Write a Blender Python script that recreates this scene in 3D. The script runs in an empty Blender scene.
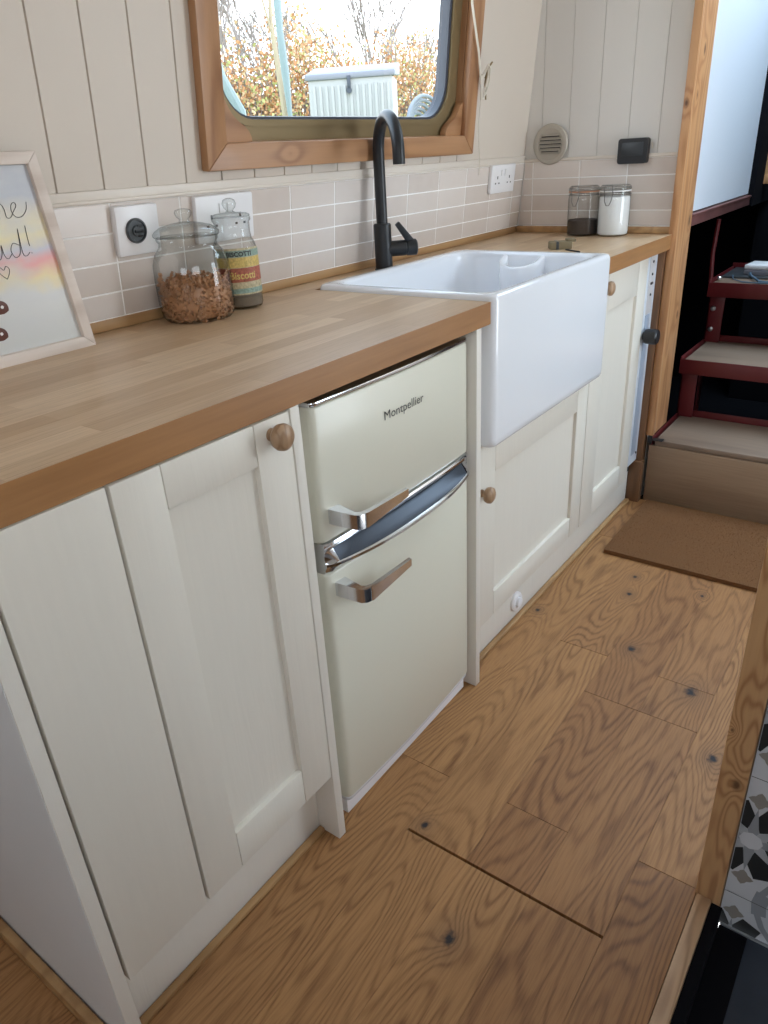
import bpy, bmesh, math, random
from mathutils import Vector, Matrix, noise
random.seed(7)
SC = bpy.context.scene
COL = SC.collection
PI = math.pi

# ------------------------------------------------------------------ dimensions (metres)
H = 0.8777          # worktop top
T = 0.0414          # worktop thickness
XE = 1.474          # face of the end wall
LEAN = 0.1057       # the boat's side leans inwards
YT = 0.527          # side wall face at z = ZT
ZT = 0.898
def wall_y(z): return YT - LEAN*(z-ZT)
LN = math.sqrt(1+LEAN*LEAN)
def WL(u, z, n=0.0):
    """point on the leaning side wall: u along it, z height, n out into the room"""
    return Vector((u, wall_y(z) - n/LN, z - n*LEAN/LN))

# ------------------------------------------------------------------ node helpers
def new_mat(name):
    m = bpy.data.materials.new(name); m.use_nodes = True
    nt = m.node_tree
    for n in list(nt.nodes): nt.nodes.remove(n)
    out = nt.nodes.new('ShaderNodeOutputMaterial')
    b = nt.nodes.new('ShaderNodeBsdfPrincipled')
    nt.links.new(b.outputs[0], out.inputs[0])
    return m, nt, b, out
def N(nt, t, **kw):
    n = nt.nodes.new(t)
    for k, v in kw.items(): setattr(n, k, v)
    return n
def setin(nt, sock, v):
    if isinstance(v, bpy.types.NodeSocket): nt.links.new(v, sock)
    else: sock.default_value = v
def MATH(nt, op, a, b=0.0, c=0.0, clamp=False):
    n = N(nt, 'ShaderNodeMath', operation=op, use_clamp=clamp)
    setin(nt, n.inputs[0], a); setin(nt, n.inputs[1], b)
    if op in ('MULTIPLY_ADD', 'SMOOTH_MIN'): setin(nt, n.inputs[2], c)
    return n.outputs[0]
def MIX(nt, f, a, b, mode='MIX'):
    n = N(nt, 'ShaderNodeMix', data_type='RGBA', blend_type=mode)
    setin(nt, n.inputs[0], f); setin(nt, n.inputs[6], a); setin(nt, n.inputs[7], b)
    return n.outputs[2]
def RAMP(nt, f, stops):
    n = N(nt, 'ShaderNodeValToRGB')
    e = n.color_ramp.elements
    while len(e) < len(stops): e.new(0.5)
    for i, (p, c) in enumerate(stops):
        e[i].position = p
        e[i].color = (c, c, c, 1) if isinstance(c, (int, float)) else (*c, 1)
    setin(nt, n.inputs[0], f)
    return n.outputs[0]
def NOISE(nt, vec, scale, detail=2, rough=0.5, dist=0.0):
    n = N(nt, 'ShaderNodeTexNoise')
    n.inputs['Scale'].default_value = scale; n.inputs['Detail'].default_value = detail
    n.inputs['Roughness'].default_value = rough; n.inputs['Distortion'].default_value = dist
    if vec is not None: nt.links.new(vec, n.inputs['Vector'])
    return n.outputs[0]
def MAP(nt, vec, scale=(1, 1, 1), loc=(0, 0, 0), rot=(0, 0, 0)):
    n = N(nt, 'ShaderNodeMapping')
    n.inputs['Scale'].default_value = scale; n.inputs['Location'].default_value = loc
    n.inputs['Rotation'].default_value = rot
    nt.links.new(vec, n.inputs['Vector'])
    return n.outputs[0]
def POS(nt): return N(nt, 'ShaderNodeNewGeometry').outputs['Position']
def BUMP(nt, b, h, strength=0.2, dist=0.002):
    n = N(nt, 'ShaderNodeBump')
    n.inputs['Strength'].default_value = strength; n.inputs['Distance'].default_value = dist
    nt.links.new(h, n.inputs['Height']); nt.links.new(n.outputs[0], b.inputs['Normal'])

def plain(name, col, rough=0.5, metal=0.0, bump=None, spec=0.5, coat=0.0, vary=0.0, vs=9):
    m, nt, b, o = new_mat(name)
    b.inputs['Base Color'].default_value = (*col, 1)
    b.inputs['Roughness'].default_value = rough
    b.inputs['Metallic'].default_value = metal
    b.inputs['Specular IOR Level'].default_value = spec
    b.inputs['Coat Weight'].default_value = coat
    p = POS(nt)
    if vary:
        f = NOISE(nt, p, vs, 3)
        c = MIX(nt, f, tuple(v*(1-vary) for v in col)+(1,), tuple(min(1, v*(1+vary)) for v in col)+(1,))
        nt.links.new(c, b.inputs['Base Color'])
    if bump:
        BUMP(nt, b, NOISE(nt, p, bump[0], 3), bump[1], 0.001)
    return m

def painted_grain(name, col, rough=0.45):
    """satin paint over a faint vertical wood grain"""
    m, nt, b, o = new_mat(name)
    p = POS(nt)
    g = NOISE(nt, MAP(nt, p, (90, 90, 7)), 1, 3, 0.6, 0.6)
    c = MIX(nt, g, tuple(v*0.965 for v in col)+(1,), tuple(min(1, v*1.02) for v in col)+(1,))
    nt.links.new(c, b.inputs['Base Color'])
    b.inputs['Roughness'].default_value = rough
    BUMP(nt, b, g, 0.3, 0.0012)
    return m

def wood(name, dark, light, axis='X', scale=1.0, rings=9.0, rough=0.5, fine=0.35, knots=(), coat=0.0, bump=0.12):
    """flat-sawn grain running along one axis"""
    m, nt, b, o = new_mat(name)
    p = POS(nt)
    s = {'X': (1.3, 11, 11), 'Y': (11, 1.3, 11), 'Z': (11, 11, 1.3)}[axis]
    sf = {'X': (9, 260, 260), 'Y': (260, 9, 260), 'Z': (260, 260, 9)}[axis]
    field = NOISE(nt, MAP(nt, p, tuple(v*scale for v in s)), 1, 2, 0.45)
    kd = None
    for k in knots:
        d = N(nt, 'ShaderNodeVectorMath', operation='DISTANCE')
        ks = {'X': (0.6, 1, 1), 'Y': (1, 0.6, 1), 'Z': (1, 1, 0.6)}[axis]
        nt.links.new(MAP(nt, p, ks), d.inputs[0])
        d.inputs[1].default_value = tuple(k[i]*ks[i] for i in range(3))
        dd = MATH(nt, 'DIVIDE', d.outputs['Value'], k[3])
        kd = dd if kd is None else MATH(nt, 'MINIMUM', kd, dd)
    if kd is not None:
        e = MATH(nt, 'EXPONENT', MATH(nt, 'MULTIPLY', kd, -0.55))
        field = MATH(nt, 'ADD', field, MATH(nt, 'MULTIPLY', e, 0.35))
    r = MATH(nt, 'MULTIPLY', field, rings*6.283)
    s1 = MATH(nt, 'MULTIPLY_ADD', MATH(nt, 'SINE', r), 0.5, 0.5)
    s1 = MATH(nt, 'POWER', s1, 2.0)
    ff = NOISE(nt, MAP(nt, p, sf), 1, 2, 0.6)
    mixf = MATH(nt, 'ADD', MATH(nt, 'MULTIPLY', s1, 1-fine), MATH(nt, 'MULTIPLY', ff, fine), clamp=True)
    big = NOISE(nt, MAP(nt, p, tuple(v*0.5 for v in s)), 1, 1)
    mixf = MATH(nt, 'ADD', mixf, MATH(nt, 'MULTIPLY_ADD', big, 0.5, -0.25), clamp=True)
    c = MIX(nt, mixf, (*light, 1), (*dark, 1))
    if kd is not None:
        kf = RAMP(nt, kd, [(0.0, 1.0), (0.35, 0.9), (1.0, 0.0)])
        c = MIX(nt, kf, c, (dark[0]*0.25, dark[1]*0.2, dark[2]*0.18, 1))
    nt.links.new(c, b.inputs['Base Color'])
    b.inputs['Roughness'].default_value = rough
    b.inputs['Coat Weight'].default_value = coat
    BUMP(nt, b, mixf, bump, 0.001)
    return m

# ------------------------------------------------------------------ materials
CREAM = (0.755, 0.712, 0.63)
M = {}
M['door'] = painted_grain('cream_grained_door_paint', CREAM)
M['panel'] = painted_grain('cream_panel_paint', (0.76, 0.72, 0.65), 0.4)
M['white_lam'] = plain('white_laminate', (0.74, 0.76, 0.78), 0.45, vary=0.02)
M['wall'] = plain('cream_wall_paint_shaded', (0.645, 0.57, 0.49), 0.5, bump=(60, 0.05), vary=0.015)  # side wall copy of the paint, dimmed and warmed for its weaker light
M['wall_lit'] = plain('cream_wall_paint_lit', (0.68, 0.65, 0.61), 0.5, bump=(60, 0.05), vary=0.015)  # end wall copy of the paint, cooler daylight mixed into its colour
M['trim'] = plain('cream_trim_gloss', (0.70, 0.63, 0.55), 0.35)
M['ceiling'] = plain('ceiling_paint', (0.8, 0.79, 0.75), 0.6)
M['grout'] = plain('white_grout', (0.92, 0.90, 0.87), 0.7)
M['fridge'] = plain('fridge_cream_enamel', (0.72, 0.705, 0.595), 0.3, coat=0.1)
M['chrome'] = plain('polished_chrome', (0.72, 0.73, 0.76), 0.12, 1.0)
M['scoop'] = plain('blue_grey_satin_metal', (0.055, 0.065, 0.085), 0.35, 0.5)
M['bluestrip'] = plain('pale_blue_grey_strip', (0.40, 0.47, 0.58), 0.35, 0.2)
M['satin'] = plain('satin_metal', (0.62, 0.62, 0.62), 0.3, 1.0)
M['ceramic'] = plain('white_fireclay', (0.84, 0.86, 0.90), 0.12, coat=0.5)
M['black'] = plain('matt_black_metal', (0.009, 0.010, 0.012), 0.4)
M['blackplastic'] = plain('black_plastic', (0.010, 0.010, 0.012), 0.4)
M['screen'] = plain('dark_screen', (0.03, 0.035, 0.04), 0.4)
M['void'] = plain('void_darkness', (0.005, 0.005, 0.007), 0.9, spec=0.1)  # black carries the darkness of the unlit stern space
M['dark'] = plain('dark_recess', (0.03, 0.028, 0.025), 0.8)
M['bouncecut'] = wood('bounce_cutting_wood', (0.16, 0.085, 0.04), (0.30, 0.175, 0.09), 'Z', 0.6, 6, 0.5)
M['socket'] = plain('white_socket_plastic', (0.83, 0.82, 0.83), 0.3)
M['socketgrey'] = plain('grey_plate', (0.62, 0.61, 0.62), 0.3)
M['greyplastic'] = plain('charcoal_plastic', (0.045, 0.05, 0.055), 0.35)
M['vent'] = plain('stone_coloured_vent', (0.44, 0.40, 0.34), 0.4, 0.35)
M['bronze'] = plain('bronze_window_alloy', (0.26, 0.19, 0.095), 0.4, 0.4)
M['seal'] = plain('blue_grey_rubber', (0.05, 0.056, 0.075), 0.5)
M['pine'] = wood('orange_pine', (0.26, 0.115, 0.048), (0.45, 0.235, 0.11), 'X', 0.8, 7, 0.42, knots=[(0.335, 0.49, 1.15, 0.008)], coat=0.1)
M['pinez'] = wood('orange_pine_upright', (0.26, 0.115, 0.048), (0.45, 0.235, 0.11), 'Z', 0.8, 7, 0.42, coat=0.1)
M['post'] = wood('pale_pine_post', (0.40, 0.18, 0.075), (0.60, 0.33, 0.155), 'Z', 1.0, 8, 0.45, knots=[(1.447, 0.003, 1.22, 0.008), (1.50, -0.012, 1.24, 0.007), (1.52, -0.012, 1.35, 0.012), (1.575, -0.012, 0.905, 0.014), (1.57, -0.012, 0.62, 0.01)])
M['post2'] = wood('pine_post_near', (0.36, 0.175, 0.075), (0.62, 0.38, 0.19), 'Z', 1.5, 17, 0.45, knots=[(0.012, -0.592, 0.262, 0.009), (0.012, -0.572, 0.36, 0.004)])
M['brown'] = wood('brown_stained_wood', (0.10, 0.045, 0.02), (0.19, 0.09, 0.04), 'Z', 1.0, 7, 0.5)
M['ply'] = wood('worn_plywood', (0.20, 0.12, 0.07), (0.34, 0.225, 0.14), 'Y', 0.5, 3, 0.6, fine=0.6)
M['tread'] = wood('grey_brown_tread_board', (0.15, 0.10, 0.07), (0.30, 0.215, 0.155), 'Y', 0.6, 3, 0.55, fine=0.6)
M['strip'] = wood('pale_pine_strip', (0.34, 0.20, 0.11), (0.58, 0.38, 0.23), 'X', 1.2, 12, 0.5)
M['bead'] = wood('pine_bead', (0.30, 0.16, 0.065), (0.47, 0.28, 0.125), 'X', 1.0, 5, 0.5)
M['knob'] = wood('turned_oak_knob', (0.26, 0.15, 0.08), (0.42, 0.27, 0.16), 'Z', 3.0, 8, 0.4)
M['whitewood'] = wood('whitewashed_frame_wood', (0.60, 0.50, 0.43), (0.76, 0.67, 0.60), 'X', 1.0, 6, 0.6)
M['red'] = plain('dark_red_steel_paint', (0.105, 0.010, 0.012), 0.4, bump=(80, 0.1), vary=0.15)
M['rail'] = plain('worn_red_brown_rail', (0.14, 0.055, 0.05), 0.5, vary=0.5)
M['slate'] = plain('black_slate', (0.032, 0.042, 0.062), 0.5, bump=(25, 0.5), vary=0.4)
M['pale_tile'] = plain('encaustic_pale', (0.56, 0.58, 0.62), 0.45, vary=0.03)
M['dark_tile'] = plain('encaustic_black', (0.020, 0.022, 0.024), 0.45)
M['mid_tile'] = plain('encaustic_grey', (0.27, 0.29, 0.32), 0.45)
M['light_tile'] = plain('encaustic_light_grey', (0.40, 0.42, 0.46), 0.45)
M['warm_tile'] = plain('encaustic_taupe', (0.27, 0.25, 0.23), 0.45)
M['hull'] = plain('white_painted_hull', (0.66, 0.70, 0.76), 0.45)
M['cord'] = plain('cream_cord', (0.72, 0.66, 0.56), 0.8)
M['coffee'] = plain('ground_coffee', (0.045, 0.030, 0.024), 0.9, bump=(400, 1.0))
M['sugar'] = plain('white_sugar', (0.88, 0.88, 0.88), 0.8)
M['pasta'] = plain('wholewheat_pasta', (0.50, 0.25, 0.12), 0.55, vary=0.25)
M['seeds'] = plain('mottled_seeds', (0.17, 0.13, 0.09), 0.7, bump=(300, 1.0), vary=0.6)
M['rust'] = plain('orange_rubber_seal', (0.48, 0.20, 0.10), 0.5)
M['wire'] = plain('steel_wire', (0.22, 0.21, 0.20), 0.35, 0.8)
M['olive'] = plain('olive_brown_block', (0.20, 0.155, 0.085), 0.6, vary=0.2)
M['label_cream'] = plain('label_cream', (0.50, 0.43, 0.27), 0.5, vary=0.7, vs=260)
M['label_red'] = plain('label_red', (0.36, 0.10, 0.06), 0.5, vary=0.9, vs=220)
M['label_yellow'] = plain('label_yellow', (0.58, 0.43, 0.13), 0.5, vary=0.6, vs=240)
M['label_green'] = plain('label_teal', (0.24, 0.34, 0.29), 0.5, vary=0.7, vs=240)
M['ink'] = plain('dark_ink', (0.03, 0.03, 0.035), 0.6)
M['fridgetext'] = plain('dark_grey_badge', (0.05, 0.055, 0.055), 0.3, 0.3)
M['cable'] = plain('blue_grey_cable', (0.07, 0.12, 0.17), 0.5)
M['shed'] = plain('white_plastic_box', (0.33, 0.32, 0.31), 0.5)
M['shedlid'] = plain('grey_blue_lid', (0.20, 0.20, 0.235), 0.5)
M['bluepole'] = plain('pale_blue_pole', (0.19, 0.245, 0.25), 0.5)
M['creampole'] = plain('pale_sapling_bark', (0.36, 0.29, 0.20), 0.8)
M['coil'] = plain('pale_blue_hose', (0.19, 0.21, 0.25), 0.5)
M['bark'] = plain('grey_twig_bark', (0.24, 0.20, 0.18), 0.9)
M['leaf1'] = plain('copper_leaf', (0.50, 0.24, 0.11), 0.8)
M['leaf2'] = plain('tan_leaf', (0.55, 0.38, 0.22), 0.8)
M['leaf3'] = plain('yellow_green_leaf', (0.42, 0.42, 0.16), 0.8)
M['grass'] = plain('pale_grass', (0.18, 0.26, 0.09), 0.9, vary=0.3)
M['chocolate'] = plain('chocolate_brown_print', (0.10, 0.025, 0.014), 0.4)
M['whitepaint'] = plain('white_paint', (0.85, 0.85, 0.85), 0.4)

def coir():
    m, nt, b, o = new_mat('brown_coir')
    p = POS(nt)
    f = NOISE(nt, p, 220, 3, 0.7); g = NOISE(nt, p, 12, 3)
    c = MIX(nt, f, (0.085, 0.032, 0.008, 1), (0.27, 0.115, 0.034, 1))
    c = MIX(nt, MATH(nt, 'MULTIPLY', g, 0.5), c, (0.15, 0.07, 0.025, 1))
    nt.links.new(c, b.inputs['Base Color']); b.inputs['Roughness'].default_value = 0.95
    BUMP(nt, b, f, 1.0, 0.004)
    return m
M['coir'] = coir()

def tile_mat():
    m, nt, b, o = new_mat('blush_beige_glazed_tile')
    a = N(nt, 'ShaderNodeAttribute', attribute_name='tint')
    p = POS(nt)
    w = NOISE(nt, p, 30, 2)
    c = MIX(nt, a.outputs['Fac'], (0.60, 0.515, 0.455, 1), (0.70, 0.625, 0.57, 1))
    c = MIX(nt, MATH(nt, 'MULTIPLY', w, 0.35), c, (0.74, 0.68, 0.63, 1))
    nt.links.new(c, b.inputs['Base Color']); b.inputs['Roughness'].default_value = 0.22
    BUMP(nt, b, NOISE(nt, p, 22, 1), 0.25, 0.003)
    return m
M['tile'] = tile_mat()

def worktop_mat(top=True):
    m, nt, b, o = new_mat('oiled_oak_staves')
    p = POS(nt)
    br = N(nt, 'ShaderNodeTexBrick')
    br.offset = 0.37; br.offset_frequency = 2; br.squash = 1.0
    br.inputs['Scale'].default_value = 1.0
    br.inputs['Brick Width'].default_value = 0.36
    br.inputs['Row Height'].default_value = 0.041
    br.inputs['Mortar Size'].default_value = 0.0004
    br.inputs['Mortar Smooth'].default_value = 1.0
    br.inputs['Bias'].default_value = 0.0
    br.inputs['Color1'].default_value = (0, 0, 0, 1); br.inputs['Color2'].default_value = (1, 1, 1, 1)
    br.inputs['Mortar'].default_value = (0.0, 0.0, 0.0, 1)
    nt.links.new(MAP(nt, p, (1, 1, 1), (0.13, -0.003, 0)), br.inputs['Vector'])
    row = MATH(nt, 'FLOOR', MATH(nt, 'DIVIDE', N_sep(nt, p, 1), 0.041))
    off = N(nt, 'ShaderNodeCombineXYZ'); nt.links.new(MATH(nt, 'MULTIPLY', row, 3.7), off.inputs[0]); nt.links.new(MATH(nt, 'MULTIPLY', row, 1.9), off.inputs[2])
    add = N(nt, 'ShaderNodeVectorMath', operation='ADD'); nt.links.new(p, add.inputs[0]); nt.links.new(off.outputs[0], add.inputs[1])
    g = NOISE(nt, MAP(nt, add.outputs[0], (5, 70, 70)), 1, 3, 0.6)
    f = NOISE(nt, MAP(nt, add.outputs[0], (14, 420, 300)), 1, 2, 0.6)
    c = MIX(nt, br.outputs['Color'], (0.50, 0.325, 0.18, 1), (0.74, 0.555, 0.365, 1))
    c = MIX(nt, MATH(nt, 'MULTIPLY', g, 0.5), c, (0.40, 0.25, 0.135, 1))
    c = MIX(nt, RAMP(nt, f, [(0.45, 0.0), (0.75, 0.4)]), c, (0.28, 0.165, 0.085, 1))
    # upright faces such as the front edge are darker and more orange
    nrm = N(nt, 'ShaderNodeNewGeometry').outputs['Normal']
    fz = MATH(nt, 'SUBTRACT', 1.0, MATH(nt, 'ABSOLUTE', N_sep(nt, nrm, 2)), clamp=True)
    c = MIX(nt, fz, c, MIX(nt, MATH(nt, 'MULTIPLY', g, 0.8), (0.46, 0.235, 0.095, 1), (0.20, 0.085, 0.03, 1)))
    nt.links.new(c, b.inputs['Base Color']); b.inputs['Roughness'].default_value = 0.36
    BUMP(nt, b, g, 0.08, 0.001)
    return m
def N_sep(nt, v, i):
    s = N(nt, 'ShaderNodeSeparateXYZ'); nt.links.new(v, s.inputs[0]); return s.outputs[i]
M['worktop'] = worktop_mat()

FLOOR_KNOTS = [(-0.287, -0.267, .014), (0.6, -0.257, .012), (0.514, -0.422, .017), (0.331, -0.514, .012), (0.934, -0.151, .008),
               (0.838, -0.167, .009), (-0.125, -0.115, .009), (0.636, 0.013, .008), (0.93, -0.338, .006), (-0.79, 0.17, .014)]
def floor_mat():
    m, nt, b, o = new_mat('oak_floorboards')
    p = POS(nt)
    a = N(nt, 'ShaderNodeAttribute', attribute_name='plank')
    sv = N(nt, 'ShaderNodeVectorMath', operation='MULTIPLY_ADD')
    nt.links.new(a.outputs['Vector'], sv.inputs[0]); sv.inputs[1].default_value = (7, 13, 17); nt.links.new(p, sv.inputs[2])
    q = sv.outputs[0]
    field = NOISE(nt, MAP(nt, q, (1.25, 7.5, 1)), 1, 1.5, 0.4, 0.25)
    kd = None
    for (x, y, r) in FLOOR_KNOTS:
        d = N(nt, 'ShaderNodeVectorMath', operation='DISTANCE')
        nt.links.new(MAP(nt, p, (0.75, 1, 1)), d.inputs[0]); d.inputs[1].default_value = (x*0.75, y, 0)
        dd = MATH(nt, 'DIVIDE', d.outputs['Value'], r)
        kd = dd if kd is None else MATH(nt, 'MINIMUM', kd, dd)
    e = MATH(nt, 'EXPONENT', MATH(nt, 'MULTIPLY', kd, -0.5))
    field = MATH(nt, 'ADD', field, MATH(nt, 'MULTIPLY', e, 0.22))
    wob = NOISE(nt, MAP(nt, q, (14, 60, 1)), 1, 2)
    r = MATH(nt, 'ADD', MATH(nt, 'MULTIPLY', field, 170.0), MATH(nt, 'MULTIPLY', wob, 3.2))
    s1 = MATH(nt, 'POWER', MATH(nt, 'MULTIPLY_ADD', MATH(nt, 'SINE', r), 0.5, 0.5), 2.6)
    pores = RAMP(nt, NOISE(nt, MAP(nt, q, (16, 330, 1)), 1, 2, 0.65), [(0.42, 0.0), (0.66, 1.0)])
    dens = RAMP(nt, NOISE(nt, MAP(nt, q, (2.5, 9, 1)), 1, 1), [(0.3, 0.45), (0.7, 1.0)])
    g = MATH(nt, 'ADD', MATH(nt, 'MULTIPLY', MATH(nt, 'MULTIPLY', s1, dens), 0.62), MATH(nt, 'MULTIPLY', pores, 0.34), clamp=True)
    sep = N(nt, 'ShaderNodeSeparateXYZ'); nt.links.new(a.outputs['Vector'], sep.inputs[0])
    tint = sep.outputs[0]
    lt = MIX(nt, tint, (0.345, 0.165, 0.064, 1), (0.455, 0.237, 0.093, 1))
    dk = MIX(nt, tint, (0.125, 0.051, 0.019, 1), (0.17, 0.073, 0.026, 1))
    big = NOISE(nt, MAP(nt, q, (1.5, 5, 1)), 1, 2)
    lt = MIX(nt, MATH(nt, 'MULTIPLY', big, 0.45), lt, (0.24, 0.112, 0.045, 1))
    c = MIX(nt, g, lt, dk)
    kn = NOISE(nt, p, 90, 2)
    kf = RAMP(nt, MATH(nt, 'ADD', kd, MATH(nt, 'MULTIPLY_ADD', kn, 1.2, -0.6)), [(0.25, 1.0), (0.95, 0.0)])
    halo = RAMP(nt, MATH(nt, 'DIVIDE', kd, 3.5), [(0.1, 0.5), (1.0, 0.0)])
    c = MIX(nt, halo, c, (0.16, 0.085, 0.045, 1))
    c = MIX(nt, kf, c, (0.022, 0.018, 0.02, 1))
    nt.links.new(c, b.inputs['Base Color'])
    b.inputs['Roughness'].default_value = 0.52; b.inputs['Specular IOR Level'].default_value = 0.35
    BUMP(nt, b, g, 0.10, 0.001)
    return m
M['floor'] = floor_mat()

def glass_mat(name, tint=(1, 1, 1), rim=0.25):
    m = bpy.data.materials.new(name); m.use_nodes = True
    nt = m.node_tree
    for n in list(nt.nodes): nt.nodes.remove(n)
    out = N(nt, 'ShaderNodeOutputMaterial')
    lw = N(nt, 'ShaderNodeLayerWeight'); lw.inputs[0].default_value = 0.5
    tr = N(nt, 'ShaderNodeBsdfTransparent'); gl = N(nt, 'ShaderNodeBsdfGlossy'); gl.inputs['Roughness'].default_value = 0.03
    fac = MATH(nt, 'MULTIPLY_ADD', MATH(nt, 'POWER', lw.outputs['Facing'], 4.0), 0.6, 0.06)
    tc = MIX(nt, MATH(nt, 'POWER', lw.outputs['Facing'], 3.0), (*tint, 1), (tint[0]*(1-rim*1.6), tint[1]*(1-rim*1.5), tint[2]*(1-rim*1.5), 1))
    nt.links.new(tc, tr.inputs['Color'])
    mx = N(nt, 'ShaderNodeMixShader'); nt.links.new(fac, mx.inputs[0]); nt.links.new(tr.outputs[0], mx.inputs[1]); nt.links.new(gl.outputs[0], mx.inputs[2])
    nt.links.new(mx.outputs[0], out.inputs[0])
    return m
M['glass'] = glass_mat('jar_glass', (0.95, 0.96, 0.955), 0.4)
M['pane'] = glass_mat('window_glass', (0.98, 0.995, 1.0), 0.05)

def watercolour():
    m, nt, b, o = new_mat('watercolour_print')
    p = POS(nt)
    x, y, z = (N_sep(nt, p, i) for i in range(3))
    n1 = NOISE(nt, p, 14, 3); n2 = NOISE(nt, MAP(nt, p, (1, 1, 2.4), (3, 3, 3)), 12, 3)
    zz = MATH(nt, 'ADD', z, MATH(nt, 'MULTIPLY_ADD', n1, 0.07, -0.035))
    t = MATH(nt, 'DIVIDE', MATH(nt, 'SUBTRACT', zz, 0.9), 0.26, clamp=True)
    c = RAMP(nt, t, [(0.0, (0.60, 0.60, 0.57)), (0.28, (0.66, 0.65, 0.62)), (0.36, (0.80, 0.66, 0.36)), (0.45, (0.80, 0.36, 0.34)), (0.51, (0.56, 0.54, 0.60)), (0.60, (0.86, 0.72, 0.34)), (0.72, (0.70, 0.62, 0.48)), (0.80, (0.46, 0.48, 0.54)), (1.0, (0.52, 0.54, 0.58))])
    c = MIX(nt, RAMP(nt, n2, [(0.4, 0.0), (0.7, 0.6)]), c, (0.60, 0.60, 0.60, 1))
    nt.links.new(c, b.inputs['Base Color']); b.inputs['Roughness'].default_value = 0.35
    return m
M['print'] = watercolour()

# ------------------------------------------------------------------ mesh building
class B:
    def __init__(s): s.bm = bmesh.new(); s.mi = 0
    def _v(s, verts): return [s.bm.verts.new(v) for v in verts]
    def poly(s, pts, mi=None):
        f = s.bm.faces.new(s._v(pts)); f.material_index = s.mi if mi is None else mi; return f
    def hexa(s, c, bev=0.0, seg=2):
        """c: 8 corners, bottom 4 then top 4"""
        v = s._v(c)
        fs = [s.bm.faces.new([v[i] for i in q]) for q in ((0, 3, 2, 1), (4, 5, 6, 7), (0, 1, 5, 4), (1, 2, 6, 5), (2, 3, 7, 6), (3, 0, 4, 7))]
        for f in fs: f.material_index = s.mi
        if bev > 0:
            es = list({e for f in fs for e in f.edges})
            r = bmesh.ops.bevel(s.bm, geom=es, offset=bev, segments=seg, affect='EDGES', profile=0.5)
            for f in r['faces']: f.material_index = s.mi
        return s
    def box(s, x0, x1, y0, y1, z0, z1, bev=0.0, seg=2):
        return s.hexa([(x0, y0, z0), (x1, y0, z0), (x1, y1, z0), (x0, y1, z0), (x0, y0, z1), (x1, y0, z1), (x1, y1, z1), (x0, y1, z1)], bev, seg)
    def wbox(s, u0, u1, z0, z1, n0, n1, bev=0.0, seg=2):
        """box lying on the leaning wall, from n0 (deep) to n1 (towards the room)"""
        return s.hexa([WL(u0, z0, n1), WL(u1, z0, n1), WL(u1, z0, n0), WL(u0, z0, n0), WL(u0, z1, n1), WL(u1, z1, n1), WL(u1, z1, n0), WL(u0, z1, n0)], bev, seg)
    def ebox(s, y0, y1, z0, z1, t0, t1, bev=0.0):
        """box on the end wall standing t0..t1 in front of it"""
        return s.box(XE-t1, XE-t0, y0, y1, z0, z1, bev)
    def skin(s, loops, closed=True, cap0=False, cap1=False):
        vs = [s._v(l) for l in loops]
        n = len(vs[0])
        for a, b in zip(vs, vs[1:]):
            for i in range(n if closed else n-1):
                j = (i+1) % n
                f = s.bm.faces.new((a[i], a[j], b[j], b[i])); f.material_index = s.mi
        if cap0: s.bm.faces.new(list(reversed(vs[0]))).material_index = s.mi
        if cap1: s.bm.faces.new(vs[-1]).material_index = s.mi
        return s
    def prism(s, pts, off, bev=0.0):
        """pts: 3D polygon, off: extrusion vector"""
        off = Vector(off)
        a = s._v(pts); b = s._v([Vector(p)+off for p in pts]); n = len(pts)
        fs = [s.bm.faces.new(list(reversed(a))), s.bm.faces.new(b)]
        for i in range(n): fs.append(s.bm.faces.new((a[i], a[(i+1) % n], b[(i+1) % n], b[i])))
        for f in fs: f.material_index = s.mi
        if bev > 0:
            es = [e for e in {e for f in fs for e in f.edges} if e.calc_face_angle(0) > 0.5]
            r = bmesh.ops.bevel(s.bm, geom=es, offset=bev, segments=2, affect='EDGES')
            for f in r['faces']: f.material_index = s.mi
        return s
    def lathe(s, prof, c=(0, 0, 0), axis=(0, 0, 1), seg=32, cap0=True, cap1=True):
        """prof: (r, h) along axis from c"""
        ax = Vector(axis).normalized(); u = ax.orthogonal().normalized(); w = ax.cross(u); c = Vector(c)
        loops = [[c + ax*h + (u*math.cos(2*PI*k/seg) + w*math.sin(2*PI*k/seg))*max(r, 1e-5) for k in range(seg)] for r, h in prof]
        return s.skin(loops, True, cap0, cap1)
    def tube(s, path, r, seg=12, cap=True):
        path = [Vector(p) for p in path]; loops = []
        up = None
        for i, p in enumerate(path):
            d = (path[min(i+1, len(path)-1)] - path[max(i-1, 0)]).normalized()
            if up is None: up = d.orthogonal().normalized()
            up = (up - d*up.dot(d)).normalized(); w = d.cross(up)
            rr = r[i] if isinstance(r, (list, tuple)) else r
            loops.append([p + (up*math.cos(2*PI*k/seg) + w*math.sin(2*PI*k/seg))*rr for k in range(seg)])
        return s.skin(loops, True, cap, cap)
    def done(s, name, mats, parent=None, smooth=True, angle=25, **props):
        if not isinstance(mats, (list, tuple)): mats = [mats]
        bmesh.ops.recalc_face_normals(s.bm, faces=s.bm.faces[:])
        me = bpy.data.meshes.new(name); s.bm.to_mesh(me); s.bm.free()
        for m in mats: me.materials.append(m)
        if smooth:
            for p in me.polygons: p.use_smooth = True
            me.set_sharp_from_angle(angle=math.radians(angle))
        o = bpy.data.objects.new(name, me); COL.objects.link(o)
        if parent:
            o.parent = parent
            if parent.type == 'EMPTY': o.matrix_parent_inverse = Matrix.Translation(-parent.location)
        for k, v in props.items(): o[k] = v
        return o

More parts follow.
